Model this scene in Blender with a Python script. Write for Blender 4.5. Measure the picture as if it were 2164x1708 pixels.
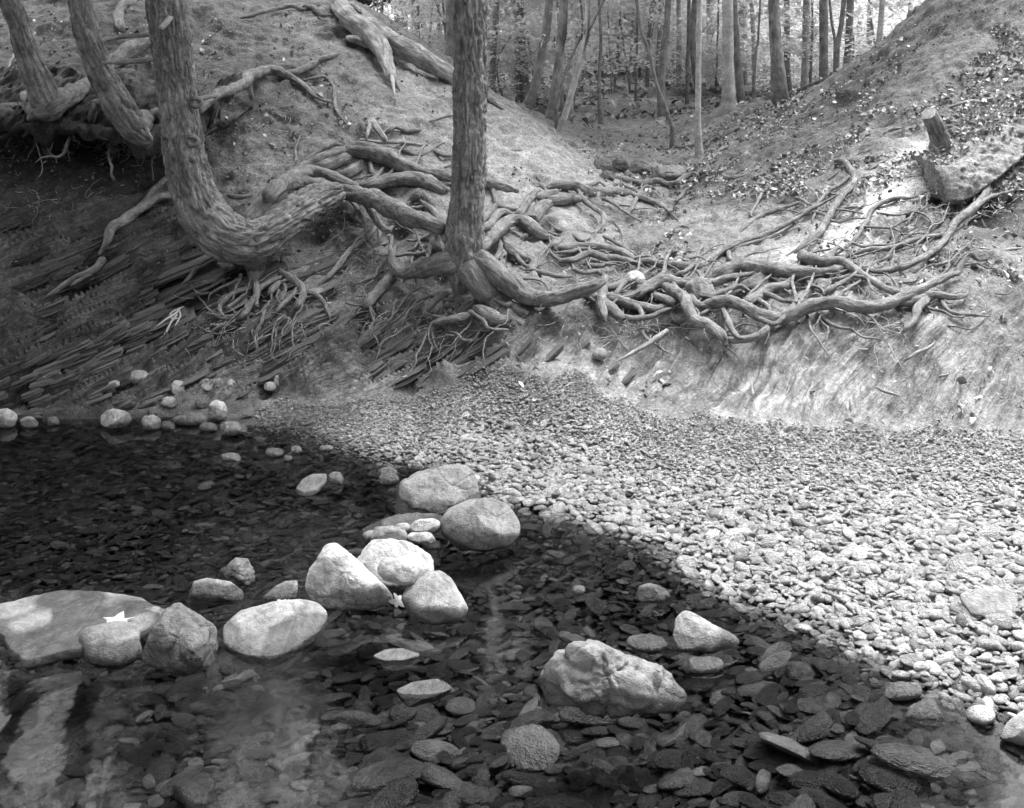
import bpy, math, random
import numpy as np
from mathutils import Vector, Matrix

# ---------------------------------------------------------------- clear, camera, world, sun, exposure
for o in list(bpy.data.objects):
    bpy.data.objects.remove(o)
SC = bpy.context.scene
COL = SC.collection
H0, FP, CU, CH = 130.0, 2400.0, 1082.0, 1.7      # horizon row, focal length, centre column (in a 2164 wide frame), camera height
cd = bpy.data.cameras.new('camera'); cam = bpy.data.objects.new('camera', cd); COL.objects.link(cam)
cam.location = (0, 0, CH); cam.rotation_euler = (math.pi/2, 0, 0)
cd.sensor_width = 36; cd.lens = 36*FP/2164.0
cd.shift_y = -(854-H0)/2164.0                    # level view camera with the lens lowered
cd.clip_end = 2000; cd.clip_start = 0.05
SC.camera = cam
SUN_EL, SUN_AZ = math.radians(68), math.radians(35)   # azimuth measured from +Y towards +X
W = bpy.data.worlds.new('World'); SC.world = W; W.use_nodes = True
nt = W.node_tree; nt.nodes.clear()
sky = nt.nodes.new('ShaderNodeTexSky'); sky.sky_type = 'NISHITA'; sky.sun_disc = False
sky.sun_elevation = SUN_EL; sky.sun_rotation = SUN_AZ; sky.dust_density = 4.0; sky.air_density = 1.5
bw = nt.nodes.new('ShaderNodeRGBToBW')           # black and white photograph
bg = nt.nodes.new('ShaderNodeBackground'); bg.inputs[1].default_value = 0.11
wo = nt.nodes.new('ShaderNodeOutputWorld')
nt.links.new(sky.outputs[0], bw.inputs[0]); nt.links.new(bw.outputs[0], bg.inputs[0]); nt.links.new(bg.outputs[0], wo.inputs[0])
sd = bpy.data.lights.new('sun', 'SUN'); sun = bpy.data.objects.new('sun', sd); COL.objects.link(sun)
sd.energy = 1.5; sd.angle = math.radians(50)
sdir = Vector((math.cos(SUN_EL)*math.sin(SUN_AZ), math.cos(SUN_EL)*math.cos(SUN_AZ), math.sin(SUN_EL)))
sun.rotation_euler = sdir.to_track_quat('Z', 'Y').to_euler()
sun.location = (3, 6, 20)
SC.view_settings.view_transform = 'Standard'; SC.view_settings.look = 'None'
SC.view_settings.gamma = 1; SC.view_settings.use_curve_mapping = False
SC.view_settings.exposure = 2.8
SC.render.engine = 'CYCLES'
SC.cycles.max_bounces = 4; SC.cycles.transparent_max_bounces = 8; SC.cycles.diffuse_bounces = 2

RS = np.random.RandomState(7); rnd = random.Random(11)

# ---------------------------------------------------------------- numpy noise
def _hash(i, j, k, seed):
    h = (i.astype(np.int64)*374761393 + j.astype(np.int64)*668265263 + k.astype(np.int64)*2147483647 + seed*144665) & 0x7fffffff
    h = ((h ^ (h >> 13))*1274126177) & 0x7fffffff
    h = ((h ^ (h >> 16))*1103515245) & 0x7fffffff
    return ((h >> 7) & 0xffff)/65535.0
def vnoise(P, seed=0):
    P = np.asarray(P, dtype=np.float64)
    I = np.floor(P); f = P-I; f = f*f*(3-2*f); I = I.astype(np.int64)
    x, y, z = I[..., 0], I[..., 1], I[..., 2]; fx, fy, fz = f[..., 0], f[..., 1], f[..., 2]
    r = 0
    for a in (0, 1):
        wa = fx if a else 1-fx
        for b in (0, 1):
            wb = fy if b else 1-fy
            for c in (0, 1):
                r = r + wa*wb*(fz if c else 1-fz)*_hash(x+a, y+b, z+c, seed)
    return r*2-1
def fbm(P, o=4, seed=0, gain=0.5):
    P = np.asarray(P, float); s = 0; a = 1.0; n = 0
    for k in range(o):
        s = s+a*vnoise(P*(2.03**k)+k*17.3, seed+k); n += a; a *= gain
    return s/n

# ---------------------------------------------------------------- mesh helpers
def link(o, parent=None):
    COL.objects.link(o)
    if parent is not None: o.parent = parent
    return o
def make_mesh(name, V, F, smooth=True, attrs=None):
    V = np.asarray(V, np.float32); me = bpy.data.meshes.new(name)
    if not isinstance(F, list): F = [F]
    F = [np.asarray(f, np.int32) for f in F if len(f)]
    me.vertices.add(len(V)); me.vertices.foreach_set('co', V.ravel())
    if F:
        idx = np.concatenate([f.ravel() for f in F]); tot = np.concatenate([np.full(len(f), f.shape[1], np.int32) for f in F])
        me.loops.add(len(idx)); me.loops.foreach_set('vertex_index', idx)
        me.polygons.add(len(tot)); me.polygons.foreach_set('loop_start', np.concatenate([[0], np.cumsum(tot)[:-1]]).astype(np.int32))
        me.polygons.foreach_set('use_smooth', np.full(len(tot), smooth))
    for k, (typ, arr) in (attrs or {}).items():
        a = me.attributes.new(k, typ, 'POINT')
        a.data.foreach_set('vector' if typ == 'FLOAT_VECTOR' else 'value', np.asarray(arr, np.float32 if typ != 'INT' else np.int32).ravel())
    me.update(calc_edges=True); me.validate()
    return me
def mesh_obj(name, V, F, mat, parent=None, smooth=True, attrs=None):
    me = make_mesh(name, V, F, smooth, attrs)
    if mat: me.materials.append(mat)
    return link(bpy.data.objects.new(name, me), parent)
def tag(o, label=None, cat=None, group=None, kind=None):
    if label: o['label'] = label
    if cat: o['category'] = cat
    if group: o['group'] = group
    if kind: o['kind'] = kind
    return o
def empty(name, loc, label, cat, group=None):
    o = bpy.data.objects.new(name, None); o.location = loc; o.empty_display_size = .1; COL.objects.link(o)
    return tag(o, label, cat, group)
def under(o, root):                                  # parent while keeping world coordinates (roots are unrotated empties)
    o.parent = root; o.matrix_parent_inverse = Matrix.Translation(-Vector(root.location)); return o
def grid_faces(nr, nc, wrap=False):
    r = np.arange(nr-1)[:, None]; c = np.arange(nc if wrap else nc-1)[None, :]; c2 = (c+1) % nc
    return np.stack([r*nc+c, r*nc+c2, (r+1)*nc+c2, (r+1)*nc+c], -1).reshape(-1, 4)

# ---------------------------------------------------------------- materials
def new_mat(name):
    m = bpy.data.materials.new(name); m.use_nodes = True; n = m.node_tree; n.nodes.clear()
    out = n.nodes.new('ShaderNodeOutputMaterial'); return m, n, out
def N(n, t, **kw):
    x = n.nodes.new(t)
    for k, v in kw.items():
        if k.startswith('i_'):
            key = k[2:]; x.inputs[int(key) if key.isdigit() else key].default_value = v
        else: setattr(x, k, v)
    return x
def math_n(n, op, a, b=None, clamp=False):
    x = n.nodes.new('ShaderNodeMath'); x.operation = op; x.use_clamp = clamp
    for i, q in enumerate((a, b)):
        if q is None: continue
        if hasattr(q, 'is_linked'): n.links.new(q, x.inputs[i])
        else: x.inputs[i].default_value = q
    return x.outputs[0]
def ramp(n, src, stops):
    r = n.nodes.new('ShaderNodeValToRGB'); e = r.color_ramp.elements
    while len(e) < len(stops): e.new(.5)
    for k, (p, v) in enumerate(stops): e[k].position = p; e[k].color = (v, v, v, 1)
    n.links.new(src, r.inputs[0]); return r.outputs[0]
def noise(n, vec, scale, detail=6, rough=.6, dist=0):
    x = N(n, 'ShaderNodeTexNoise'); x.inputs['Scale'].default_value = scale; x.inputs['Detail'].default_value = detail
    x.inputs['Roughness'].default_value = rough; x.inputs['Distortion'].default_value = dist
    if vec is not None: n.links.new(vec, x.inputs['Vector'])
    return x.outputs['Fac']
def bump(n, h, strength, dist, normal=None):
    b = N(n, 'ShaderNodeBump'); b.inputs['Strength'].default_value = strength; b.inputs['Distance'].default_value = dist
    n.links.new(h, b.inputs['Height'])
    if normal is not None: n.links.new(normal, b.inputs['Normal'])
    return b.outputs[0]
def principled(n, out, col, rough, nrm=None, spec=.4):
    p = N(n, 'ShaderNodeBsdfPrincipled'); 
    for key, q in (('Base Color', col), ('Roughness', rough)):
        if hasattr(q, 'is_linked'): n.links.new(q, p.inputs[key])
        else: p.inputs[key].default_value = (q, q, q, 1) if key == 'Base Color' else q
    if nrm is not None: n.links.new(nrm, p.inputs['Normal'])
    p.inputs['Specular IOR Level'].default_value = spec
    n.links.new(p.outputs[0], out.inputs[0]); return p

def mat_ground():
    m, n, out = new_mat('bank_soil_and_shale')
    geo = N(n, 'ShaderNodeNewGeometry'); pos = geo.outputs['Position']
    tone = N(n, 'ShaderNodeAttribute', attribute_name='tone').outputs['Fac']
    rock = N(n, 'ShaderNodeAttribute', attribute_name='rock').outputs['Fac']
    fine = noise(n, pos, 55, 4, .75); mid = noise(n, pos, 9, 3, .65); speck = noise(n, pos, 170, 2, .7)
    f1 = ramp(n, fine, [(.25, .45), (.5, 1.0), (.75, 1.7)])
    f2 = ramp(n, mid, [(.3, .6), (.7, 1.35)])
    f3 = ramp(n, speck, [(.35, .75), (.6, 1.0), (.72, 1.9)])
    # grain of the shale runs up to the right
    mp = N(n, 'ShaderNodeMapping'); mp.inputs['Scale'].default_value = (7, 7, 75)
    n.links.new(N(n, 'ShaderNodeAttribute', attribute_name='bed').outputs['Vector'], mp.inputs[0]); st = noise(n, mp.outputs[0], 1.0, 3, .65)
    f4 = ramp(n, st, [(.3, .55), (.7, 1.4)])
    mx = N(n, 'ShaderNodeMix', data_type='FLOAT'); n.links.new(rock, mx.inputs[0]); n.links.new(f3, mx.inputs[2]); n.links.new(f4, mx.inputs[3])
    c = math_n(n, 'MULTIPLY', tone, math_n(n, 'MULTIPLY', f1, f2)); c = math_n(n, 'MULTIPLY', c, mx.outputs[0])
    z = N(n, 'ShaderNodeSeparateXYZ'); n.links.new(pos, z.inputs[0])
    wet = ramp(n, math_n(n, 'ADD', z.outputs[2], math_n(n, 'MULTIPLY', mid, .04)), [(.0, .5), (.035, .55), (.06, 1.0)])
    c = math_n(n, 'MINIMUM', math_n(n, 'MULTIPLY', c, wet), .75)
    h = math_n(n, 'ADD', math_n(n, 'MULTIPLY', math_n(n, 'MULTIPLY', fine, math_n(n, 'SUBTRACT', 1.0, math_n(n, 'MULTIPLY', rock, .65))), .017), math_n(n, 'ADD', math_n(n, 'MULTIPLY', math_n(n, 'MULTIPLY', st, rock), .028), math_n(n, 'MULTIPLY', speck, .006)))
    b = bump(n, h, 1.0, 1.0)
    principled(n, out, c, .9, b, .2); return m
def mat_stone(name='stone', inst=False, under=False):
    m, n, out = new_mat(name)
    tc = N(n, 'ShaderNodeTexCoord').outputs['Object']; geo = N(n, 'ShaderNodeNewGeometry'); oi = N(n, 'ShaderNodeObjectInfo')
    src = tc
    if inst:
        add = N(n, 'ShaderNodeVectorMath', operation='MULTIPLY_ADD'); n.links.new(oi.outputs['Random'], add.inputs[0]); add.inputs[1].default_value = (37, 51, 23); n.links.new(tc, add.inputs[2]); src = add.outputs[0]
    k = 1.0 if inst else 14.0
    a = noise(n, src, 1.3*k, 3, .65, .4); b_ = noise(n, src, 5*k, 3 if inst else 5, .7); g = noise(n, src, 22*k if not inst else 14, 2, .7)
    f = math_n(n, 'MULTIPLY', ramp(n, a, [(.28, .5), (.5, 1.0), (.72, 1.45)]), ramp(n, b_, [(.3, .78), (.7, 1.22)]))
    f = math_n(n, 'MULTIPLY', f, ramp(n, g, [(.3, .8), (.7, 1.2)]))
    if inst:
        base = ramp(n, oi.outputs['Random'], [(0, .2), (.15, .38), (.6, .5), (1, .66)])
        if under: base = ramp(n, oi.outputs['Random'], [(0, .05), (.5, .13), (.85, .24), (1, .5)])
    else:
        sp = N(n, 'ShaderNodeSeparateColor'); n.links.new(oi.outputs['Color'], sp.inputs[0]); base = sp.outputs[0]
    c = math_n(n, 'MULTIPLY', base, f)
    sz = N(n, 'ShaderNodeSeparateXYZ'); n.links.new(geo.outputs['Position'], sz.inputs[0])
    wn = noise(n, geo.outputs['Position'], 5, 2, .5)
    wz = math_n(n, 'SUBTRACT', sz.outputs[2], math_n(n, 'MULTIPLY', math_n(n, 'SUBTRACT', wn, .25), .03 if inst else .19))
    dry = ramp(n, wz, [(.0, 0.0), (.012, 1.0)])          # wet band at the waterline
    c = math_n(n, 'MULTIPLY', c, math_n(n, 'ADD', math_n(n, 'MULTIPLY', dry, .62), .38))
    c = math_n(n, 'MINIMUM', c, .8)
    ro = math_n(n, 'ADD', math_n(n, 'MULTIPLY', dry, .55), .25)
    cr = N(n, 'ShaderNodeTexVoronoi', feature='DISTANCE_TO_EDGE'); cr.inputs['Scale'].default_value = .35*k
    n.links.new(src, cr.inputs[0])
    crk = ramp(n, cr.outputs[0], [(0, 0), (.03, 1)])
    h = math_n(n, 'ADD', math_n(n, 'MULTIPLY', b_, .7), math_n(n, 'MULTIPLY', g, .3))
    if not inst: h = math_n(n, 'ADD', h, math_n(n, 'MULTIPLY', crk, .2))
    bn = bump(n, h, .8, (.02 if not inst else (.025 if under else .22)))
    principled(n, out, c, ro, bn, .35); return m
def mat_bark(name, tone, lo=.55, hi=1.5, smooth=False):
    m, n, out = new_mat(name)
    co = N(n, 'ShaderNodeAttribute', attribute_name='bark').outputs['Vector']
    mp = N(n, 'ShaderNodeMapping'); mp.inputs['Scale'].default_value = (1, 1, .22 if not smooth else .3); n.links.new(co, mp.inputs[0])
    a = noise(n, mp.outputs[0], 38 if not smooth else 60, 4, .7, .9); g = noise(n, co, 140, 2, .75); l = noise(n, co, 7, 3, .65)
    c = math_n(n, 'MULTIPLY', ramp(n, a, [(.3, lo), (.7, hi)]), ramp(n, l, [(.3, .55), (.7, 1.5)]))
    c = math_n(n, 'MULTIPLY', c, ramp(n, g, [(.3, .75), (.7, 1.3)]))
    c = math_n(n, 'MULTIPLY', c, tone)
    b = bump(n, math_n(n, 'ADD', a, math_n(n, 'MULTIPLY', g, .35)), .95, .017 if not smooth else .013)
    principled(n, out, c, .85, b, .25); return m
def mat_leaf(name, tone, var=.5, trans=.45):
    m, n, out = new_mat(name)
    at = N(n, 'ShaderNodeAttribute', attribute_name='rnd').outputs['Fac']; oi = N(n, 'ShaderNodeObjectInfo')
    v = math_n(n, 'FRACT', math_n(n, 'ADD', at, oi.outputs['Random']))
    c = math_n(n, 'MULTIPLY', ramp(n, v, [(0, 1-var), (1, 1+var)]), tone)
    d = N(n, 'ShaderNodeBsdfDiffuse'); t = N(n, 'ShaderNodeBsdfTranslucent'); mx = N(n, 'ShaderNodeMixShader'); mx.inputs[0].default_value = trans
    n.links.new(c, d.inputs[0]); n.links.new(c, t.inputs[0]); n.links.new(d.outputs[0], mx.inputs[1]); n.links.new(t.outputs[0], mx.inputs[2])
    n.links.new(mx.outputs[0], out.inputs[0]); return m
def mat_chip(name, lo, hi):
    m, n, out = new_mat(name); oi = N(n, 'ShaderNodeObjectInfo')
    principled(n, out, ramp(n, oi.outputs['Random'], [(0, lo), (.8, (lo+hi)/2), (1, hi)]), .85, None, .2); return m
def mat_water():
    m, n, out = new_mat('clear_water')
    pos = N(n, 'ShaderNodeNewGeometry').outputs['Position']
    h = noise(n, pos, 2.2, 2, .5); h2 = noise(n, pos, 11, 2, .5)
    b = bump(n, h, .10, .05); b = bump(n, h2, .06, .012, b)
    fr = N(n, 'ShaderNodeFresnel'); fr.inputs['IOR'].default_value = 1.33; n.links.new(b, fr.inputs['Normal'])
    tr = N(n, 'ShaderNodeBsdfTransparent'); tr.inputs[0].default_value = (.62, .62, .62, 1)
    gl = N(n, 'ShaderNodeBsdfGlossy'); gl.inputs['Roughness'].default_value = .045; gl.inputs[0].default_value = (1, 1, 1, 1); n.links.new(b, gl.inputs['Normal'])
    mx = N(n, 'ShaderNodeMixShader'); n.links.new(fr.outputs[0], mx.inputs[0]); n.links.new(tr.outputs[0], mx.inputs[1]); n.links.new(gl.outputs[0], mx.inputs[2])
    n.links.new(mx.outputs[0], out.inputs[0]); return m
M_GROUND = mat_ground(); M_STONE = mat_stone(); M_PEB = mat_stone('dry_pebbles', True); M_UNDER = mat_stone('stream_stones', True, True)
M_BARK = mat_bark('furrowed_bark', .165, .4, 1.7); M_ROOT = mat_bark('weathered_root_bark', .15, .45, 1.6, True)
M_FAR = mat_bark('forest_bark', .19); M_PALEBARK = mat_bark('pale_smooth_bark', .36, .8, 1.2, True); M_DEAD = mat_bark('dead_wood', .24, .5, 1.6)
M_NEEDLE = mat_leaf('hemlock_needles', .09, .5, .35); M_LEAF = mat_leaf('understorey_leaves', .7, .25, .5); M_FARLEAF = mat_leaf('forest_leaves', .5, .4, .5)
M_LITTER = mat_chip('leaf_litter', .10, .60); M_NLIT = mat_chip('needle_litter', .12, .55); M_TWIG = mat_chip('twigs', .14, .34)
M_PALELEAF = mat_leaf('bleached_leaf', .45, .05, .2)
M_WATER = mat_water()

# ---------------------------------------------------------------- terrain: control points in view rows -> world -> thin plate spline
def W3(u, v, d): return np.array([(u-CU)/FP*d, d, CH-(v-H0)/FP*d])
CP = []
def cp(*t):
    for q in t: CP.append(W3(*q))
for u in (-700, -250, 60, 200):                       # left bank: shale toe, undercut wall, hill
    cp((u, 885, 5.40), (u, 770, 5.62), (u, 660, 5.85), (u, 520, 6.15), (u, 400, 6.5), (u, 320, 6.9), (u, 215, 7.35), (u, 100, 8.1), (u, -5, 8.9))
    x = (u-CU)/FP*11; CP.append((x, 11, 3.0)); CP.append((x*1.2, 14, 3.6))
cp((400, 880, 5.44), (400, 820, 5.62), (400, 700, 5.87), (390, 600, 6.12), (380, 470, 6.55), (400, 330, 7.15), (430, 200, 7.75), (430, 90, 8.4), (430, -5, 9.1))
cp((640, 880, 5.42), (650, 825, 5.6), (640, 740, 5.77), (620, 640, 6.08), (610, 560, 6.4), (620, 450, 6.8), (600, 330, 7.3), (600, 200, 7.9), (620, 100, 8.5), (640, 15, 9.1))
cp((800, 560, 6.42), (800, 640, 6.08), (800, 450, 6.85), (790, 330, 7.4), (800, 200, 8.1), (780, 120, 8.65), (745, 22, 9.2))
cp((860, 835, 5.5), (760, 790, 5.62), (900, 740, 5.72), (960, 160, 9.0), (1060, 225, 8.8), (1180, 300, 8.55), (1270, 372, 8.25))
cp((1000, 610, 6.05), (1000, 500, 6.65), (1000, 400, 7.25), (1000, 300, 7.95), (1060, 690, 5.72), (1070, 775, 5.47))
cp((1200, 380, 7.8), (1200, 450, 7.2), (1230, 540, 6.55), (1250, 620, 6.05), (1260, 700, 5.65), (1200, 830, 5.25), (1250, 770, 5.42))
cp((1420, 470, 7.15), (1390, 420, 8.1), (1300, 345, 9.6), (1255, 285, 11.5), (1240, 255, 14))
cp((1420, 640, 5.85), (1450, 560, 6.35), (1480, 760, 5.32), (1450, 860, 5.05))
cp((1500, 330, 9.2), (1540, 235, 12), (1645, 210, 11), (1720, 182, 10.6), (1600, 420, 7.3), (1560, 500, 6.75), (1600, 300, 8.8))
cp((1700, 700, 5.3), (1700, 600, 5.8), (1700, 500, 6.4), (1720, 400, 7.1), (1700, 300, 8.3), (1760, 230, 9.1), (1860, 105, 9.6))
cp((1900, 680, 5.2), (1900, 560, 5.75), (1900, 450, 6.3), (1900, 330, 7.1), (1900, 220, 8.0), (2000, 20, 9.0), (1720, 840, 4.95), (1950, 840, 4.85))
for u in (2164, 2600, 3100):
    cp((u, 930, 4.6), (u, 800, 4.92), (u, 650, 5.3), (u, 500, 5.9), (u, 350, 6.6), (u, 200, 7.5), (u, 60, 8.3), (u, -100, 9.0))
CP += [(5.5, 12, 2.6), (8, 14, 3.2), (3.2, 12, 1.42), (4.2, 12, 1.85), (2.2, 13, 1.15)]
# beach
cp((1000, 900, 5.2), (1300, 900, 4.93), (1600, 905, 4.82), (1900, 915, 4.74), (1300, 1000, 4.58), (1700, 1000, 4.42), (2100, 1000, 4.35),
   (1800, 1150, 3.82), (2100, 1200, 3.62), (1500, 1100, 4.1), (2150, 1350, 3.2))
SHORE = [(-300, 885), (0, 890), (200, 885), (400, 890), (560, 905), (680, 925), (760, 960), (870, 985), (1020, 1045), (1150, 1075), (1300, 1115),
         (1420, 1165), (1490, 1225), (1580, 1275), (1720, 1305), (1830, 1375), (1990, 1450), (2120, 1500), (2250, 1570)]
for (u, v) in SHORE: CP.append(W3(u, v, CH*FP/(v-H0)))
CP += [(-1.9, 4.6, -.2), (-1.1, 4.7, -.18), (-.6, 4.3, -.17), (-.3, 4.5, -.1), (-1.4, 4.0, -.22), (-.7, 3.6, -.2), (-2.4, 4.2, -.22), (-1.2, 3.1, -.25), (-.4, 3.2, -.22),
       (.1, 3.8, -.12), (.3, 3.3, -.17), (.55, 3.2, -.12), (0, 2.7, -.25), (-.6, 2.5, -.3), (-1.3, 2.4, -.3), (.7, 2.7, -.14), (1.0, 2.85, -.07), (1.1, 2.5, -.14),
       (0, 1.7, -.32), (-1, 1.5, -.32), (1, 1.7, -.25), (0, .7, -.35), (-2, .7, -.35), (2.2, 1.2, .05), (3.2, 2.0, .3), (-4, 3, -.3), (-4, 1.5, -.3), (3.5, 3.5, .35)]
CP = np.array(CP, float)
def tps_fit(P, lam=.004):
    n = len(P); D = np.linalg.norm(P[:, None, :2]-P[None, :, :2], axis=2); K = np.where(D > 0, D*D*np.log(D+1e-9), 0)+lam*np.eye(n)
    Q = np.c_[np.ones(n), P[:, :2]]; A = np.zeros((n+3, n+3)); A[:n, :n] = K; A[:n, n:] = Q; A[n:, :n] = Q.T
    return np.linalg.solve(A, np.r_[P[:, 2], 0, 0, 0])
TW = tps_fit(CP)
def tps(x, y):
    sh = x.shape; x = x.ravel(); y = y.ravel(); out = np.zeros(len(x))
    for a in range(0, len(x), 60000):
        xs, ys = x[a:a+60000], y[a:a+60000]
        d2 = (xs[:, None]-CP[None, :, 0])**2+(ys[:, None]-CP[None, :, 1])**2
        out[a:a+60000] = (.5*d2*np.log(d2+1e-12))@TW[:-3]+TW[-3]+TW[-2]*xs+TW[-1]*ys
    return out.reshape(sh)
def sstep(a, b, t): t = np.clip((t-a)/(b-a), 0, 1); return t*t*(3-2*t)
# the ground sheet: dense where the banks are, coarse further out
sx = np.concatenate([np.linspace(-1.5, -.52, 90)[:-1], np.arange(-.52, .52, .0019), np.linspace(.52, 1.5, 110)])
yr = np.concatenate([np.arange(.6, 5.0, .03), np.arange(5.0, 9.7, .0115), np.arange(9.7, 15, .06), np.geomspace(15, 400, 60)])
NR, NC = len(yr), len(sx)
yc = np.concatenate([np.arange(.6, 16.2, .06), np.geomspace(16.5, 410, 30)]); sc_ = np.concatenate([np.linspace(-1.5, -.56, 14)[:-1], np.arange(-.56, .56, .009), np.linspace(.56, 1.5, 14)])
def base_z(x, y):
    zt = tps(x, np.minimum(y, 15.0)); zt = np.clip(zt, -.45, 4.2)
    far = 1.05+.055*np.clip(y-14, 0, 46)+.01*np.maximum(y-60, 0)+1.6*sstep(3.0, 9, np.abs(x-1.0)-.12*y)
    k = sstep(11.5, 16, y)
    return zt*(1-k)+far*k
Yc, Sc = np.meshgrid(yc, sc_, indexing='ij'); Zc = base_z(Sc*Yc, Yc)
def zlook(x, y):                                       # bilinear lookup of the base height
    x = np.asarray(x, float); y = np.maximum(np.asarray(y, float), .61); s = np.clip(x/y, -1.499, 1.499)
    i = np.clip(np.searchsorted(yc, y)-1, 0, len(yc)-2); j = np.clip(np.searchsorted(sc_, s)-1, 0, len(sc_)-2)
    fy = np.clip((y-yc[i])/(yc[i+1]-yc[i]), 0, 1); fs = (s-sc_[j])/(sc_[j+1]-sc_[j])
    return (Zc[i, j]*(1-fy)+Zc[i+1, j]*fy)*(1-fs)+(Zc[i, j+1]*(1-fy)+Zc[i+1, j+1]*fy)*fs
MARCH = np.concatenate([np.arange(2.0, 10, .02), np.arange(10, 60, .1)])
def hit(u, v):                                         # depth where a sight line meets the ground
    u = np.atleast_1d(np.asarray(u, float)); v = np.atleast_1d(np.asarray(v, float))
    D = MARCH[None, :]; g = zlook((u-CU)[:, None]/FP*D, np.broadcast_to(D, (len(u), len(MARCH)))) - (CH-(v-H0)[:, None]/FP*D)
    ok = g > 0; k = ok.argmax(1); k = np.where(ok.any(1), k, len(MARCH)-1)
    k0 = np.maximum(k-1, 0); r = np.arange(len(u)); g0, g1 = g[r, k0], g[r, k]
    t = np.where(g1-g0 > 1e-9, np.clip(-g0/(g1-g0+1e-12), 0, 1), 1)
    return MARCH[k0]+(MARCH[k]-MARCH[k0])*t
def hitp(u, v): d = hit(u, v)[0]; return W3(u, v, d)

# colour and rockiness of the ground, at (u, v): tone, rock
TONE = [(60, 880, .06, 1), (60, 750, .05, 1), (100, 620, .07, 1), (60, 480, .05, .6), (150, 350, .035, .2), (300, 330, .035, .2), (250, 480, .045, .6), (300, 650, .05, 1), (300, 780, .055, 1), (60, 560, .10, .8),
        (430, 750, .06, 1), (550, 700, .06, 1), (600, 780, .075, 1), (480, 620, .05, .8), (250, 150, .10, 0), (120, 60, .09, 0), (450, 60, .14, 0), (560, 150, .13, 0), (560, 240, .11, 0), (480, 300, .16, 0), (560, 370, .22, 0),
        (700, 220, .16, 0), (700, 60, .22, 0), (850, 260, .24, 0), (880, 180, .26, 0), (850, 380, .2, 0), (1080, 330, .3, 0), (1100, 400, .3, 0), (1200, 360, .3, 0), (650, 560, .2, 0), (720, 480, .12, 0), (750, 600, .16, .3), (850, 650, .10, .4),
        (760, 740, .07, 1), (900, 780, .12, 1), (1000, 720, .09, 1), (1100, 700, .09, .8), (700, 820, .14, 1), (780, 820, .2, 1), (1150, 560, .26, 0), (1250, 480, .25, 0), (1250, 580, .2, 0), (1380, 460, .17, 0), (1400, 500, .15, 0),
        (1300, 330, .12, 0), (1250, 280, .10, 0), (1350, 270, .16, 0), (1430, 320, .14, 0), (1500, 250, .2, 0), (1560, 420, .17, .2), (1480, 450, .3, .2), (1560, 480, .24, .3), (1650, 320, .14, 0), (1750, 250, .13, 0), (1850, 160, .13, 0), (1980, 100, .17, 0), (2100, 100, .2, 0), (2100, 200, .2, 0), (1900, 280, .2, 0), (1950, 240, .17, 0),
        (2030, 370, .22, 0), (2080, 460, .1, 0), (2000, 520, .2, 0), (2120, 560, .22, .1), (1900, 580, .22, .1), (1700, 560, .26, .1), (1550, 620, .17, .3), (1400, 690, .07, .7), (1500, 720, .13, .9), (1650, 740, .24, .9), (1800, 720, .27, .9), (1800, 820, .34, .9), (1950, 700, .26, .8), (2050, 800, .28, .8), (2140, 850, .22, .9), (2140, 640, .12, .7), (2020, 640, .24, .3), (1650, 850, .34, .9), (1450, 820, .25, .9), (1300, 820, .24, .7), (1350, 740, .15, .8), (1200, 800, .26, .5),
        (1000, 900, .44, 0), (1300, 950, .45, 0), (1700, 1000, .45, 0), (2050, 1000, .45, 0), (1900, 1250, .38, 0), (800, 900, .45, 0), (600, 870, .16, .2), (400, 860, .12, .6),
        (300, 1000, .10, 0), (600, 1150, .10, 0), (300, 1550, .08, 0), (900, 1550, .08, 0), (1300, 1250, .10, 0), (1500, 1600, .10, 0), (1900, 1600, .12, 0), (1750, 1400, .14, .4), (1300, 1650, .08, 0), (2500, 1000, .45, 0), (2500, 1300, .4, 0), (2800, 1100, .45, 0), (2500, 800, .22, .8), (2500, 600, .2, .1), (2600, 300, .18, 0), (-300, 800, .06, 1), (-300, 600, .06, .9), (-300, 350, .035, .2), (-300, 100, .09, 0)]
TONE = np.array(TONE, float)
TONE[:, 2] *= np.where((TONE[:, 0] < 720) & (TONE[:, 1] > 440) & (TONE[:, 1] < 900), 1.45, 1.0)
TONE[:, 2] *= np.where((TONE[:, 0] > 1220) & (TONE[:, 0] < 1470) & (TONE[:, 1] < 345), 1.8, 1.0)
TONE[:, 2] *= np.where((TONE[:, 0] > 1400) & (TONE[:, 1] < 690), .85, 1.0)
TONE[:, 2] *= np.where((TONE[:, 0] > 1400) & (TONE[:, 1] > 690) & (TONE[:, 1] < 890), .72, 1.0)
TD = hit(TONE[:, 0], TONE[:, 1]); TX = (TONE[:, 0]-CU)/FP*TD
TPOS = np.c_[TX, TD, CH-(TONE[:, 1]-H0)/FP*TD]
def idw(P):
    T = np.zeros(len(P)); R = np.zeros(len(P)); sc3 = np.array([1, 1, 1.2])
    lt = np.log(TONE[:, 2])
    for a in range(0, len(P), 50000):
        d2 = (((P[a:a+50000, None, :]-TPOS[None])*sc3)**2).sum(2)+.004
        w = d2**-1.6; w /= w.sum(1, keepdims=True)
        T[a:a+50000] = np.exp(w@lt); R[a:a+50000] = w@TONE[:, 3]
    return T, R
def seg_dist(P, poly):
    d = np.full(len(P), 1e9)
    for a, b in zip(poly[:-1], poly[1:]):
        ab = b-a; t = np.clip(((P-a)@ab)/(ab@ab), 0, 1); d = np.minimum(d, np.linalg.norm(P-a-t[:, None]*ab, axis=1))
    return d

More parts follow.
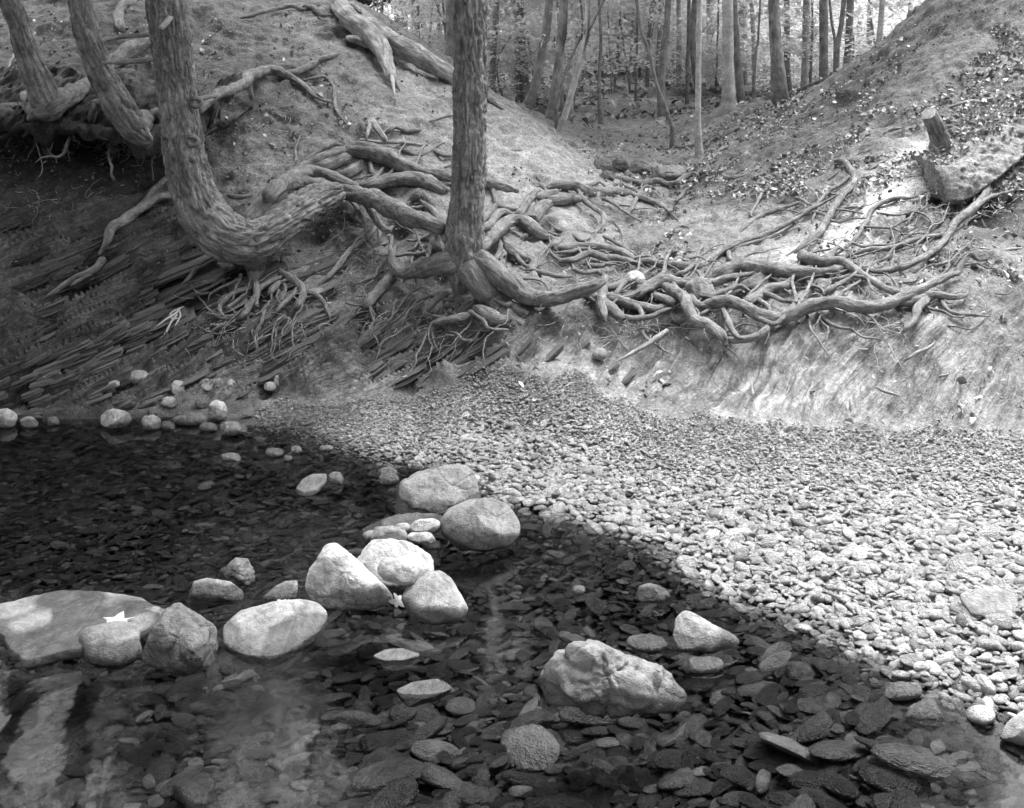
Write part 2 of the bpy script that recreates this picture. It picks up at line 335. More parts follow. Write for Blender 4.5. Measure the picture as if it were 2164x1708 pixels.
TOE = [(560, 850), (700, 850), (860, 840), (960, 810), (1060, 765), (1130, 790), (1230, 800), (1300, 850), (1400, 880), (1550, 895), (1750, 905), (1950, 905), (2080, 915), (2250, 930)]
TOEY = np.array([[u, v] for u, v in TOE], float); SHA = np.array(SHORE, float)
def row_of(P): return CU+P[:, 0]/P[:, 1]*FP, H0+(CH-P[:, 2])/P[:, 1]*FP
def build_ground():
    Y, S = np.meshgrid(yr, sx, indexing='ij'); X = S*Y; Z = zlook(X, Y)
    # smooth the lookup a little along both axes
    for _ in range(3):
        Z[1:-1, 1:-1] = (Z[1:-1, 1:-1]*4+Z[:-2, 1:-1]+Z[2:, 1:-1]+Z[1:-1, :-2]+Z[1:-1, 2:])/8
    P = np.stack([X, Y, Z], -1)
    du = np.gradient(P, axis=1); dv = np.gradient(P, axis=0); Nn = np.cross(du, dv); Nn /= np.linalg.norm(Nn, axis=2, keepdims=True)+1e-12
    Pf = P.reshape(-1, 3); Nf = Nn.reshape(-1, 3)
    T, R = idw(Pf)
    x, y, z = Pf.T
    uu, vv = row_of(Pf); toe = np.interp(uu, TOEY[:, 0], TOEY[:, 1]); bankm = sstep(25, -45, vv-toe) if False else 1-sstep(-45, 20, vv-toe)
    bankm = np.where(uu < 540, sstep(.0, .1, z), bankm*sstep(.0, .06, z)); near = 1-sstep(14, 18, y)
    rt = sstep(-.3, .5, x); bankm = bankm*(1-(.72*rt+.7*(1-rt))*np.clip(R*1.2, 0, 1)); d = fbm(Pf*1.6, 3, 3)*.06*bankm*near
    d += fbm(Pf*7, 4, 9)*.042*bankm*near-np.clip(fbm(Pf*4.2, 3, 19)-.18, 0, 1)*.16*bankm*near
    d += fbm(Pf*24, 3, 21)*.019*bankm*near+fbm(Pf*5, 2, 23)*.008*(1-bankm)
    # bedding planes of the shale
    rt = sstep(-.3, .5, x); warp = .05*fbm(Pf*2.2, 3, 31)
    def bedco(deg):
        a = math.radians(deg); return -math.sin(a)*x+math.cos(a)*z+warp, math.cos(a)*x+math.sin(a)*z
    def strata(q, along, th, amp, sd):
        t = q/th+vnoise(np.c_[along*2.5, y*1.5, q*3], sd)*.4; L = np.floor(t).astype(np.int64); f = t-L; O = L*0
        h = _hash(L, O, O, sd); a2 = along*(.35/th)**.5*1.6+h*9; C0 = np.floor(a2).astype(np.int64); g = sstep(.42, .58, a2-C0)
        hh = _hash(L, C0, O, sd+1)*(1-g)+_hash(L, C0+1, O, sd+1)*g
        return (hh*.9+f*.5-.7)*amp
    Rm = np.clip(R*1.25-.12+.35*fbm(Pf*1.4, 3, 44), 0, 1)*sstep(.02, .08, z)*np.where(uu < 540, 1, 1-sstep(-45, 20, vv-toe))
    qL, aL = bedco(25); qR, aR = bedco(34)
    d += Rm*(1-rt)*(strata(qL, aL, .15, .17, 51)+strata(qL, aL, .05, .075, 61)+strata(qL, aL, .018, .024, 71))
    d += Rm*rt*(strata(qR, aR, .13, .05, 52)+strata(qR, aR, .03, .022, 62)+fbm(np.c_[aR*9, y*2, qR*70], 3, 66)*.024+fbm(np.c_[aR*2.5, y*2, qR*16], 3, 67)*.045)
    bed = np.stack([aL*(1-rt)+aR*rt, y*.3, qL*(1-rt)+qR*rt], 1); BEDV = bed
    # uneven stream bed
    d += (1-sstep(-.05, .02, z))*fbm(Pf*3, 3, 81)*.02
    Pd = Pf+Nf*d[:, None]
    # hollows washed out under roots and trunks: (u, v, radius, depth)
    for (u, v, r, dep) in [(930, 610, 50, .28), (880, 600, 35, .18), (690, 490, 60, .2), (640, 520, 40, .2), (505, 600, 40, .22), (220, 590, 50, .12), (360, 610, 45, .14), (100, 700, 28, .12), (1150, 720, 60, .16), (1330, 700, 60, .2), (1480, 690, 50, .16), (1230, 690, 40, .1),
                           (2085, 440, 55, .3), (2010, 440, 40, .2), (2150, 350, 40, .22), (1190, 560, 40, .16), (1160, 640, 26, .12), (1280, 480, 45, .14), (760, 690, 40, .1), (1140, 400, 28, .12), (1740, 640, 40, .12), (1830, 620, 40, .1), (700, 80, 40, .1), (1930, 370, 25, .08), (1420, 300, 20, .1), (1545, 445, 28, .08), (880, 145, 50, .12), (560, 260, 30, .07), (460, 440, 22, .08), (590, 210, 30, .08), (1300, 655, 30, .2), (1370, 670, 40, .25), (1440, 660, 40, .25), (1520, 660, 40, .25), (1590, 640, 34, .2), (1660, 620, 34, .18), (1110, 500, 26, .2), (1090, 560, 24, .2), (840, 500, 34, .2), (900, 560, 30, .2), (800, 420, 26, .12), (870, 440, 20, .12), (1250, 430, 26, .12), (560, 640, 30, .12), (600, 600, 25, .1), (1420, 575, 24, .12), (1330, 600, 20, .1), (180, 600, 40, .15), (60, 560, 40, .12), (330, 520, 40, .15), (280, 690, 30, .1), (420, 640, 30, .12), (650, 700, 26, .12), (570, 800, 20, .1), (1010, 800, 14, .1)]:
        c = hitp(u, v); rr = r*c[1]/FP; g = np.exp(-((Pf[:, 0]-c[0])**2+((Pf[:, 2]-c[2])*1.15)**2+.35*(Pf[:, 1]-c[1])**2)/(rr*rr))
        g *= 1+.5*fbm(Pf*9, 2, 91) if g.max() > 2 else 1
        Pd[:, 1] += g*dep; Pd[:, 2] -= g*dep*.12
    chute = seg_dist(Pf, np.array([hitp(*q) for q in [(1985, 290), (1930, 345), (1870, 400), (1830, 450), (1780, 500), (1720, 530)]]))
    k = np.exp(-(chute/.17)**2)*(.75+.5*fbm(Pf*5, 3, 12)); T = T*(1-np.clip(k, 0, 1))+.68*np.clip(k, 0, 1)
    far = sstep(11, 15, y); T = T*(1-far)+.30*far
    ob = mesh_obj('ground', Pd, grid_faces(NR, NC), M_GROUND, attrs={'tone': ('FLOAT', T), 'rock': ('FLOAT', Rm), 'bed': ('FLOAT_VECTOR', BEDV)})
    tag(ob, kind='structure')
    return ob
GROUND = build_ground()
# wide low ground under and around everything, out to the horizon
gv = []
mesh_obj('outer_ground', [(-900, -900, -1.0), (900, -900, -1.0), (900, 900, -1.0), (-900, 900, -1.0)], np.array([[0, 1, 2, 3]]), M_GROUND,
         attrs={'tone': ('FLOAT', [.1]*4), 'rock': ('FLOAT', [0]*4)})['kind'] = 'structure'
bpy.data.objects['outer_ground'].name = 'terrain'
# water sheet
wx = np.linspace(-9, 5, 40); wy = np.linspace(-4, 6.4, 30); WX, WY = np.meshgrid(wx, wy)
tag(mesh_obj('water', np.c_[WX.ravel(), WY.ravel(), np.zeros(WX.size)], grid_faces(30, 40), M_WATER), kind='structure')

# ---------------------------------------------------------------- tubes: trunks, roots, sticks
def catmull(P, n):
    P = np.asarray(P, float)
    if len(P) == 2: t = np.linspace(0, 1, n)[:, None]; return P[0]*(1-t)+P[1]*t
    Q = np.vstack([2*P[0]-P[1], P, 2*P[-1]-P[-2]])
    seg = np.linalg.norm(np.diff(P[:, :3], axis=0), axis=1); cs = np.r_[0, np.cumsum(seg)]; t = np.linspace(0, cs[-1], n)
    k = np.clip(np.searchsorted(cs, t, side='right')-1, 0, len(P)-2); f = ((t-cs[k])/(seg[k]+1e-9))[:, None]
    a, b, c, d = Q[k], Q[k+1], Q[k+2], Q[k+3]
    return .5*((2*b)+(c-a)*f+(2*a-5*b+4*c-d)*f*f+(3*b-a-3*c+d)*f**3)
def tube_geo(path, rad, nseg, rough=.08, bark=0.0, seed=0, flat=1.0, hollow=0.0, wander=0.0, cap0=True, ell=None):
    path = np.asarray(path, float); rad = np.asarray(rad, float); n = len(path)
    s = np.r_[0, np.cumsum(np.linalg.norm(np.diff(path, axis=0), axis=1))]
    if wander > 0:
        w = np.stack([fbm(np.c_[s/(rad.mean()*9), s*0+seed*3.1+k*7, s*0], 3, seed+k) for k in range(3)], 1)
        path = path+w*(wander*np.sin(np.pi*np.clip(s/s[-1], 0, 1))**.5*rad)[:, None]
    T = np.gradient(path, axis=0); T /= np.linalg.norm(T, axis=1, keepdims=True)+1e-12
    A = np.zeros((n, 3)); ref = np.array([0, 1.0, 0]) if abs(T[0, 1]) < .9 else np.array([0, 0, 1.0])
    a = ref-T[0]*(ref@T[0]); A[0] = a/np.linalg.norm(a)
    for k in range(1, n):
        a = A[k-1]-T[k]*(A[k-1]@T[k]); A[k] = a/(np.linalg.norm(a)+1e-12)
    B = np.cross(T, A)
    th = np.linspace(0, 2*np.pi, nseg, endpoint=False); c, sn = np.cos(th), np.sin(th)
    rm = rad.mean()
    CO = np.stack([np.broadcast_to(c*rm, (n, nseg)), np.broadcast_to(sn*rm, (n, nseg)), np.broadcast_to(s[:, None], (n, nseg))], -1)
    R = rad[:, None]*np.ones((1, nseg))
    nz = fbm(CO*np.array([1, 1, .45])/rm*1.1+seed*5.7, 3, seed)          # lumps and flutes
    nz2 = fbm(CO*np.array([1, 1, .16])/rm*2.6+seed*2.3, 3, seed+5)
    R = R*(1+rough*nz*1.6+rough*nz2)
    if bark > 0:
        q = CO*np.array([1, 1, .2]); wv = .012*fbm(CO*14, 2, seed+9)[..., None]
        r1 = 1-np.abs(vnoise((q+wv)*62, seed+11)); r3 = 1-np.abs(vnoise((q+wv*1.5)*33+9.1, seed+14)); r2 = 1-np.abs(vnoise((CO+wv)*np.array([40, 40, 34]), seed+12))
        R = R-bark*.8*(np.clip((r1-.6)/.4, 0, 1)**1.3)-bark*.9*(np.clip((r3-.72)/.28, 0, 1)**1.2)-bark*.4*np.clip((r2-.78)/.22, 0, 1)+bark*.25*fbm(CO*60, 2, seed+13)
    if ell is not None: ca = ell
    V = path[:, None, :]+(A[:, None, :]*c[None, :, None]*flat+B[:, None, :]*sn[None, :, None])*R[..., None]
    V = V.reshape(-1, 3); CO = CO.reshape(-1, 3); F = [grid_faces(n, nseg, True)]
    tri = []
    def cap(row, sgn, hol):
        nonlocal V, CO
        ring = np.arange(nseg)+row*nseg; cen = V[ring].mean(0); dr = T[row]*sgn; base = ring; steps = [(.78, .35), (.4, .55)] if not hol else [(.9, .12), (.68, .1), (.62, -1.2), (.2, -1.5)]
        for (k, e) in steps:
            nv = cen+(V[ring]-cen)*k+dr*e*rad[row]; st = len(V); V = np.vstack([V, nv]); CO = np.vstack([CO, CO[ring]]); nb = np.arange(nseg)+st
            q = np.stack([base, np.roll(base, -1), np.roll(nb, -1), nb], 1); F.append(q if sgn > 0 else q[:, ::-1]); base = nb
        st = len(V); V = np.vstack([V, cen+dr*(.6 if not hol else -1.5)*rad[row]]); CO = np.vstack([CO, CO[ring[:1]]])
        q = np.stack([base, np.roll(base, -1), np.full(nseg, st)], 1); F.append(q if sgn > 0 else q[:, ::-1])
    cap(n-1, 1, hollow > 0)
    if cap0: cap(0, -1, False)
    quads = np.vstack([f for f in F if f.shape[1] == 4]); tris = [f for f in F if f.shape[1] == 3]
    return V, [quads]+([np.vstack(tris)] if tris else []), CO
ZR = {'A': (0, 0, 850), 'B': (825, 0, 850), 'C': (1650, 0, 850), 'E': (0, 600, 850), 'F': (825, 600, 850), 'G': (1650, 600, 850), 'L': (500, 350, 800), 'M': (1100, 400, 600), 'N': (1600, 400, 900), 'D': (0, 0, 2500)}
def toD(z, pts):
    x0, y0, w = ZR[z]; k = w/2164*.8656
    return [((x0*.8656+p[0]*k), (y0*.8656+p[1]*k))+((p[2]*k,) if len(p) > 2 else ())+tuple(p[3:]) for p in pts]
RN = [0]
def root_path(z, pts, lift=0.0, d0=None, d1=None, n=None):
    pts = toD(z, pts); P = np.array([p[:3] for p in pts]); cum = np.r_[0, np.cumsum(np.hypot(*np.diff(P[:, :2], axis=0).T))]
    if n is None: n = int(np.clip(cum[-1]/3.2, 14, 150))
    C = catmull(np.c_[P[:, 0], P[:, 1], P[:, 2]*1.0], n)
    u, v, rp = C.T; rp = np.maximum(rp, .8)
    d = hit(u, v)
    k = max(3, n//4) | 1                                # smooth the depth so the root runs as one sweep
    dm = np.pad(d, k//2, mode='edge'); dm = np.convolve(dm, np.ones(k)/k, 'valid')
    t = np.linspace(0, 1, n)
    d = np.minimum(dm, d+.05)-lift
    if d0 is not None: d = d+(d0-d[0])*(1-sstep(0, .55, t))
    if d1 is not None: d = d+(d1-d[-1])*sstep(.45, 1, t)
    r = rp*d/FP*.9; d = d-r*.45
    return np.stack([(u-CU)/FP*d, d, CH-(v-H0)/FP*d], 1), r
def root(parent, z, pts, lift=0.0, d0=None, d1=None, name='root', mat=None, rough=.15, hollow=0.0, seg=None, bark=None):
    RN[0] += 1; path, r = root_path(z, pts, lift, d0, d1)
    if seg is None: seg = int(np.clip(r.max()*600, 8, 32))
    tt = np.linspace(0, 1, len(r))
    if not hollow and d1 is None: q = r*2.4*sstep(.84, 1, tt); path = path*(1+(q/path[:, 1]))[:, None]-np.array([0, 0, CH])*(q/path[:, 1])[:, None]; r = r*(1-.3*sstep(.8, 1, tt))
    if d0 is None: q = r*2.2*(1-sstep(0, .14, tt)); path = path*(1+(q/path[:, 1]))[:, None]-np.array([0, 0, CH])*(q/path[:, 1])[:, None]
    bk = (r.mean()*.12 if r.mean() > .012 else 0) if bark is None else bark
    V, F, CO = tube_geo(path, r, seg, rough, bk, RN[0], 1.0, hollow, .55 if r.mean() < .03 else .3)
    o = mesh_obj(name, V, F, mat or M_ROOT, attrs={'bark': ('FLOAT_VECTOR', CO)})
    if parent is not None: under(o, parent)
    return o
def trunk_mesh(parent, z, pts, depth, top, nseg, bark=.02, name='trunk', mat=None, dvar=None, rough=.05, step=.0085):
    """visible trunk traced in the view at a given depth, carried on upwards to height `top`"""
    pts = toD(z, pts); P = []
    for i, p in enumerate(pts):
        d = depth if dvar is None else dvar[i]
        P.append(list(W3(p[0], p[1], d))+[p[2]*d/FP])
    P = np.array(P)[::-1]                               # base first
    vis = catmull(P, max(30, int(np.linalg.norm(np.diff(P[:, :3], axis=0), axis=1).sum()/step)))
    e = vis[-1]; dr = vis[-1, :3]-vis[-60 if len(vis) > 60 else 0, :3]; dr /= np.linalg.norm(dr)
    m = 40; t = np.linspace(0, 1, m+1)[1:, None]; L = top-e[2]
    lean = np.array([dr[0], dr[1], 0])*L*np.clip(1-t*.75, 0, 1)*t
    up = np.hstack([e[:3]+lean+np.array([0, 0, 1])*L*t, e[3]*(1-.75*t)])
    A = np.vstack([vis, up])
    V, F, CO = tube_geo(A[:, :3], A[:, 3], nseg, rough, bark, int(abs(depth)*100), 1.0, 0, 0)
    o = mesh_obj(name, V, F, mat or M_BARK, attrs={'bark': ('FLOAT_VECTOR', CO)})
    return under(o, parent), A

# ---------------------------------------------------------------- foliage meshes
def leaf_cloud(centres, per, spread, size, flat=.35, seed=0, aspect=.55):
    rs = np.random.RandomState(seed); n = len(centres)*per
    c = np.repeat(centres, per, 0)+rs.normal(0, 1, (n, 3))*np.array([spread, spread, spread*flat])
    a = rs.normal(0, 1, (n, 3)); a[:, 2] *= .5; a /= np.linalg.norm(a, axis=1, keepdims=True)
    b = np.cross(a, rs.normal(0, .5, (n, 3))+np.array([0, 0, 1.0])); b /= np.linalg.norm(b, axis=1, keepdims=True)
    L = size*rs.uniform(.6, 1.4, (n, 1)); a = a*L; b = b*L*aspect
    V = np.stack([c-a*.5, c+b*.5, c+a*.5, c-b*.5], 1).reshape(-1, 3); F = np.arange(4*n).reshape(-1, 4)
    return V, F, np.repeat(rs.uniform(0, 1, n), 4)
def crown_mesh(name, h, r, nb, per, size, mat, seed, shape='cone', droop=.15):
    """tiers of boughs round a stem from z=0 to h"""
    rs = np.random.RandomState(seed); C = []
    for k in range(nb):
        t = rs.uniform(0, 1)**.9; rad = r*((1-t)*.9+.1) if shape == 'cone' else r*math.sqrt(max(.05, 1-(2*t-1)**2))
        a = rs.uniform(0, 2*math.pi); L = rad*rs.uniform(.6, 1.1); m = max(3, int(L/(size*2.2)))
        for q in range(m):
            f = (q+.6)/m; w = f*.5
            C.append((math.cos(a)*L*f+rs.normal(0, .12*w*L), math.sin(a)*L*f+rs.normal(0, .12*w*L), t*h-droop*L*f*f+rs.normal(0, .04*h/10)))
    V, F, rn = leaf_cloud(np.array(C), per, size*1.5, size, .35, seed+1)
    me = make_mesh(name, V, F, False, {'rnd': ('FLOAT', rn)}); me.materials.append(mat); return me

# ---------------------------------------------------------------- the near trees and their roots
NEAR_CROWN = [crown_mesh('hemlock_crown', 7.5, 3.0, 90, 34, .13, M_NEEDLE, 300+k, 'cone', .2) for k in range(2)]
def near_crown(parent, A, zlow, k, scale=1.0):
    i = int(np.argmin(np.abs(A[:, 2]-zlow))); p = A[i, :3]
    o = bpy.data.objects.new('crown', NEAR_CROWN[k % 2]); link(o); o.location = p; o.rotation_euler = (0, 0, k*1.9); o.scale = (scale, scale, 1)
    return under(o, parent)

tc_ = W3(985, 612, 5.95)
TREE_C = empty('hemlock_tree', tc_, 'straight furrowed trunk in the middle standing on a tangle of bare roots', 'tree', 'trees on the eroded bank')
o, AC = trunk_mesh(TREE_C, 'L', [(1755, -1100, 116), (1755, -500, 117), (1753, 0, 118), (1740, 300, 122), (1728, 450, 126), (1715, 600, 134), (1712, 750, 132), (1712, 850, 120), (1700, 920, 98), (1690, 965, 60)], 5.93, 11.0, 144, .014)
near_crown(TREE_C, AC, 7.0, 0, .45)
DC = 5.93
CR = [  # zoom, points, lift, d0, d1
 ('L', [(1740, 820, 105), (1850, 960, 100), (1940, 1090, 82), (2030, 1180, 62), (2130, 1232, 44)], .02, DC, DC-.12, 1),
 ('L', [(1900, 980, 60), (1980, 1060, 52), (2060, 1110, 42), (2125, 1142, 36)], .0, DC, DC-.08, 1),
 ('M', [(250, 850, 120), (420, 980, 115), (590, 1110, 100), (760, 1185, 88), (950, 1180, 80), (1120, 1120, 76), (1250, 1075, 64), (1345, 1030, 44)], .04, DC, DC-.1, 0),
 ('M', [(1360, 995, 34), (1340, 1130, 46), (1330, 1220, 52), (1352, 1310, 38), (1370, 1390, 15)], .14, None, None, 0),
 ('M', [(1330, 1210, 50), (1430, 1290, 62), (1500, 1350, 46), (1522, 1372, 24)], .12, None, None, 1),
 ('M', [(1180, 1110, 60), (1290, 1185, 50), (1450, 1200, 52), (1600, 1240, 50), (1780, 1270, 46), (1900, 1260, 40), (1990, 1230, 28)], .08, None, None, 0),
 ('M', [(1500, 1345, 28), (1650, 1362, 32), (1780, 1340, 27), (1880, 1290, 23), (1970, 1270, 16)], .12, None, None, 0),
 ('M', [(1330, 1090, 34), (1430, 1090, 36), (1520, 1050, 37), (1590, 985, 34), (1640, 1030, 40), (1720, 1065, 45), (1790, 1090, 40)], .1, None, None, 0),
 ('M', [(1560, 1180, 40), (1650, 1160, 52), (1720, 1100, 58), (1800, 1045, 62), (1900, 1022, 62), (2040, 1060, 56), (2164, 1070, 50), (2300, 1060, 45), (2420, 1020, 42), (2560, 990, 36), (2700, 950, 24)], .1, None, None, 0),
 ('N', [(60, 720, 32), (110, 750, 38), (165, 800, 42), (200, 870, 40), (230, 915, 38), (290, 930, 38), (350, 970, 37), (400, 1020, 35), (412, 1065, 30)], .2, None, None, 0),
 ('N', [(300, 700, 30), (400, 635, 45), (500, 602, 48), (620, 608, 48), (740, 628, 48), (850, 640, 46), (960, 640, 40), (1060, 620, 28), (1160, 600, 18)], .1, None, None, 0),
 ('N', [(860, 540, 40), (940, 562, 42), (990, 570, 32), (1030, 530, 24), (1072, 488, 18)], .13, None, None, 0),
 ('N', [(940, 600, 30), (1060, 565, 30), (1130, 585, 30), (1200, 640, 27), (1280, 690, 27), (1370, 740, 25), (1450, 765, 22), (1540, 775, 18)], .1, None, None, 0),
 ('N', [(240, 875, 30), (330, 822, 42), (430, 812, 44), (530, 850, 44), (620, 890, 42), (720, 905, 42), (800, 880, 44), (880, 840, 46), (980, 812, 46), (1100, 815, 47), (1250, 830, 46), (1350, 815, 42), (1450, 780, 36), (1540, 740, 31), (1640, 690, 27), (1730, 650, 23), (1780, 638, 19), (1800, 590, 17), (1830, 540, 16), (1860, 530, 14), (1900, 565, 12), (1960, 562, 7)], .13, None, None, 0),
 ('N', [(1400, 815, 36), (1480, 800, 40), (1560, 790, 38), (1640, 770, 30), (1740, 785, 22), (1820, 775, 15), (1850, 720, 9)], .07, None, None, 0),
 ('N', [(1600, 790, 28), (1545, 840, 29), (1520, 910, 26), (1470, 970, 20), (1448, 992, 13)], .08, None, None, 0),
 ('N', [(1670, 785, 15), (1710, 850, 15), (1770, 880, 14), (1860, 890, 10), (1970, 895, 6)], .05, None, None, 0),
 ('M', [(1560, 850, 30), (1660, 862, 34), (1750, 850, 36), (1850, 880, 38), (1980, 890, 38), (2100, 910, 42), (2200, 905, 46), (2310, 830, 44), (2420, 760, 36), (2560, 690, 33), (2740, 630, 30), (2920, 550, 27), (3050, 480, 24), (3220, 380, 20), (3420, 270, 15)], .06, None, None, 0),
 ('N', [(320, 555, 18), (430, 512, 16), (560, 470, 14), (680, 430, 13), (800, 360, 8)], .03, None, None, 0),
 ('N', [(1060, -20, 16), (1110, -10, 20), (1150, 50, 23), (1170, 100, 25), (1140, 150, 25), (1080, 210, 25), (1040, 270, 26), (1010, 340, 26), (960, 400, 25), (900, 450, 23), (830, 510, 20), (770, 545, 15)], .05, None, None, 0),
 ('N', [(1140, 75, 10), (1080, 120, 13), (1000, 180, 13), (930, 250, 13), (820, 310, 12)], .05, None, None, 0),
 ('C', [(1865, 1025, 13), (1920, 1080, 21), (1932, 1170, 24), (1900, 1240, 26), (1820, 1310, 27), (1735, 1380, 28), (1700, 1450, 26), (1650, 1520, 24), (1560, 1590, 24), (1450, 1650, 24), (1300, 1688, 23), (1190, 1680, 20), (1080, 1640, 15)], .06, None, None, 0),
 ('C', [(2200, 1150, 9), (2050, 1200, 12), (1930, 1240, 15), (1800, 1370, 15), (1750, 1420, 16), (1640, 1460, 18), (1500, 1490, 19), (1350, 1540, 21), (1200, 1552, 21), (1060, 1600, 16)], .04, None, None, 0),
 ('C', [(1560, 1190, 8), (1470, 1230, 10), (1370, 1235, 15), (1235, 1290, 15), (1190, 1370, 17), (1140, 1450, 17), (1080, 1520, 15), (990, 1585, 11)], .03, None, None, 0),
 ('C', [(640, 1130, 9), (550, 1190, 14), (500, 1270, 11), (465, 1335, 11), (500, 1365, 12)], .03, None, None, 0),
 ('C', [(760, 1260, 12), (620, 1310, 19), (500, 1360, 20), (420, 1420, 21), (370, 1485, 15)], .03, None, None, 0),
 ('C', [(292, 1085, 18), (325, 1112, 23), (410, 1102, 23), (490, 1065, 22), (540, 1045, 12)], .05, None, None, 0),
 ('C', [(485, 1065, 14), (530, 1120, 16), (590, 1140, 11)], .04, None, None, 0),
 ('M', [(850, 215, 25), (930, 185, 45), (1080, 192, 52), (1200, 232, 54), (1280, 250, 46), (1400, 240, 50), (1520, 250, 50), (1620, 280, 36), (1720, 320, 33), (1850, 370, 29), (1930, 430, 22), (2005, 495, 14)], .06, None, None, 0),
 ('M', [(740, 310, 35), (830, 275, 45), (940, 242, 36)], .05, None, None, 0),
 ('M', [(860, 330, 60), (960, 312, 60), (1060, 300, 56), (1160, 312, 36)], .03, None, None, 0),
 ('M', [(570, 480, 42), (610, 420, 45), (660, 340, 43), (720, 270, 41), (775, 225, 28)], .06, None, None, 0),
 ('M', [(700, 530, 60), (760, 450, 72), (820, 385, 74), (900, 335, 55)], .02, None, None, 0),
 ('M', [(200, 760, 60), (300, 690, 74), (400, 590, 78), (480, 530, 68), (560, 500, 58), (650, 510, 62), (720, 560, 66), (800, 622, 68), (885, 650, 50)], .12, DC, None, 0),
 ('M', [(400, 630, 24), (430, 700, 31), (420, 780, 29), (372, 880, 24)], .12, None, None, 0),
 ('M', [(230, 520, 40), (300, 470, 42), (370, 400, 40), (410, 350, 22)], .05, DC+.05, None, 0),
 ('M', [(330, 100, 24), (370, 230, 28), (400, 340, 30), (450, 385, 30), (560, 402, 32), (600, 420, 20)], .05, None, None, 0),
 ('M', [(240, 570, 40), (330, 540, 45), (400, 455, 45), (470, 425, 42), (560, 470, 40)], .08, DC, None, 0),
 ('M', [(1120, 230, 18), (1170, 310, 30), (1250, 380, 26), (1340, 440, 26), (1352, 500, 27), (1330, 610, 20)], .05, None, None, 0),
 ('M', [(1340, 540, 20), (1240, 612, 26), (1090, 600, 27), (1010, 650, 24), (940, 700, 27), (820, 735, 30)], .05, None, None, 0),
 ('M', [(920, 755, 30), (1050, 740, 42), (1180, 722, 42), (1330, 742, 44), (1470, 772, 44), (1570, 822, 44), (1670, 875, 32)], .05, None, None, 0),
 ('M', [(960, 860, 25), (1100, 842, 32), (1200, 800, 37), (1330, 822, 40), (1450, 822, 40), (1560, 852, 36), (1680, 880, 25)], .08, None, None, 0),
 ('M', [(1350, 640, 18), (1500, 722, 19), (1640, 805, 17)], .04, None, None, 0),
 ('M', [(930, 790, 15), (1060, 775, 22), (1180, 755, 20), (1290, 780, 15)], .05, None, None, 0),
 ('M', [(560, 780, 24), (640, 880, 24), (740, 940, 26), (850, 970, 26), (980, 992, 21), (1080, 992, 13)], .05, None, None, 0),
 ('M', [(430, 660, 45), (540, 770, 62), (620, 820, 60), (700, 855, 45)], .0, None, None, 0),
 ('M', [(1470, 130, 28), (1600, 150, 32), (1700, 170, 36), (1830, 150, 31), (1920, 180, 30), (2050, 140, 19), (2100, 85, 11)], .05, None, None, 0),
 ('M', [(1080, 930, 16), (1180, 960, 22), (1290, 950, 25), (1370, 1000, 28)], .06, None, None, 0),
 ('N', [(0, 770, 24), (60, 790, 28), (120, 820, 24)], .16, None, None, 0),
 ('N', [(230, 750, 16), (330, 770, 20), (420, 740, 22), (500, 715, 18), (560, 750, 12)], .12, None, None, 0),
 ('N', [(500, 830, 30), (580, 790, 38), (660, 730, 36), (760, 710, 30), (800, 670, 20)], .08, None, None, 0),
 ('N', [(205, 780, 26), (240, 825, 26), (300, 840, 26), (370, 825, 22)], .12, None, None, 0),
 ('N', [(400, 850, 16), (415, 910, 22), (440, 960, 22), (480, 1010, 18), (530, 1030, 9)], .16, None, None, 0),
 ('N', [(400, 1040, 24), (500, 1030, 26), (600, 1010, 28), (650, 970, 26), (660, 930, 18)], .12, None, None, 0),
 ('N', [(430, 520, 18), (440, 560, 16), (470, 590, 14)], .06, None, None, 0),
 ('N', [(530, 790, 10), (600, 720, 11), (680, 650, 8)], .1, None, None, 0),
 ('N', [(420, 990, 6), (520, 940, 7), (620, 960, 5)], .08, None, None, 0),
 ('N', [(980, 750, 8), (1080, 715, 11), (1220, 675, 10)], .04, None, None, 0),
 ('N', [(890, 690, 14), (940, 740, 14), (990, 760, 9)], .04, None, None, 0),
 ('L', [(1640, 780, 92), (1540, 800, 84), (1450, 822, 70), (1360, 850, 56), (1285, 850, 44), (1240, 800, 36), (1234, 740, 33), (1275, 670, 24)], .14, DC, None, 0),
 ('L', [(1250, 850, 42), (1180, 930, 46), (1110, 1010, 43), (1040, 1092, 40)], .07, None, None, 0),
 ('L', [(1150, 540, 20), (1050, 640, 23), (950, 720, 24), (890, 790, 23), (830, 870, 21), (755, 935, 14)], .04, None, None, 0),
 ('L', [(1610, 980, 30), (1560, 1015, 26), (1480, 1080, 26), (1450, 1120, 20), (1470, 1165, 13)], .08, None, None, 0),
 ('L', [(1800, 1100, 36), (1750, 1130, 32), (1680, 1150, 31), (1580, 1172, 29), (1495, 1190, 18)], .1, None, None, 0),
 ('L', [(1750, 1110, 13), (1830, 1160, 14), (1880, 1222, 14), (2000, 1232, 11)], .14, None, None, 0),
 ('L', [(1970, 1170, 45), (1870, 1125, 48), (1780, 1085, 34)], .12, None, None, 0),
 ('L', [(1050, 390, 25), (1110, 480, 29), (1160, 550, 29), (1210, 570, 26), (1245, 548, 17)], .16, None, None, 0),
 ('L', [(1640, 620, 40), (1570, 480, 42), (1500, 400, 36), (1440, 335, 26)], .1, DC, None, 0),
 ('L', [(1600, 640, 36), (1550, 510, 32), (1490, 430, 26), (1425, 378, 15)], .16, DC, None, 0),
 ('L', [(1560, 700, 20), (1510, 660, 18), (1505, 620, 14)], .2, None, None, 0),
 ('L', [(1440, 945, 8), (1340, 1000, 10), (1290, 1080, 10), (1215, 1165, 8)], .05, None, None, 0),
 ('L', [(1530, 1010, 9), (1430, 1030, 11), (1360, 1090, 10), (1280, 1190, 7)], .06, None, None, 0),
]
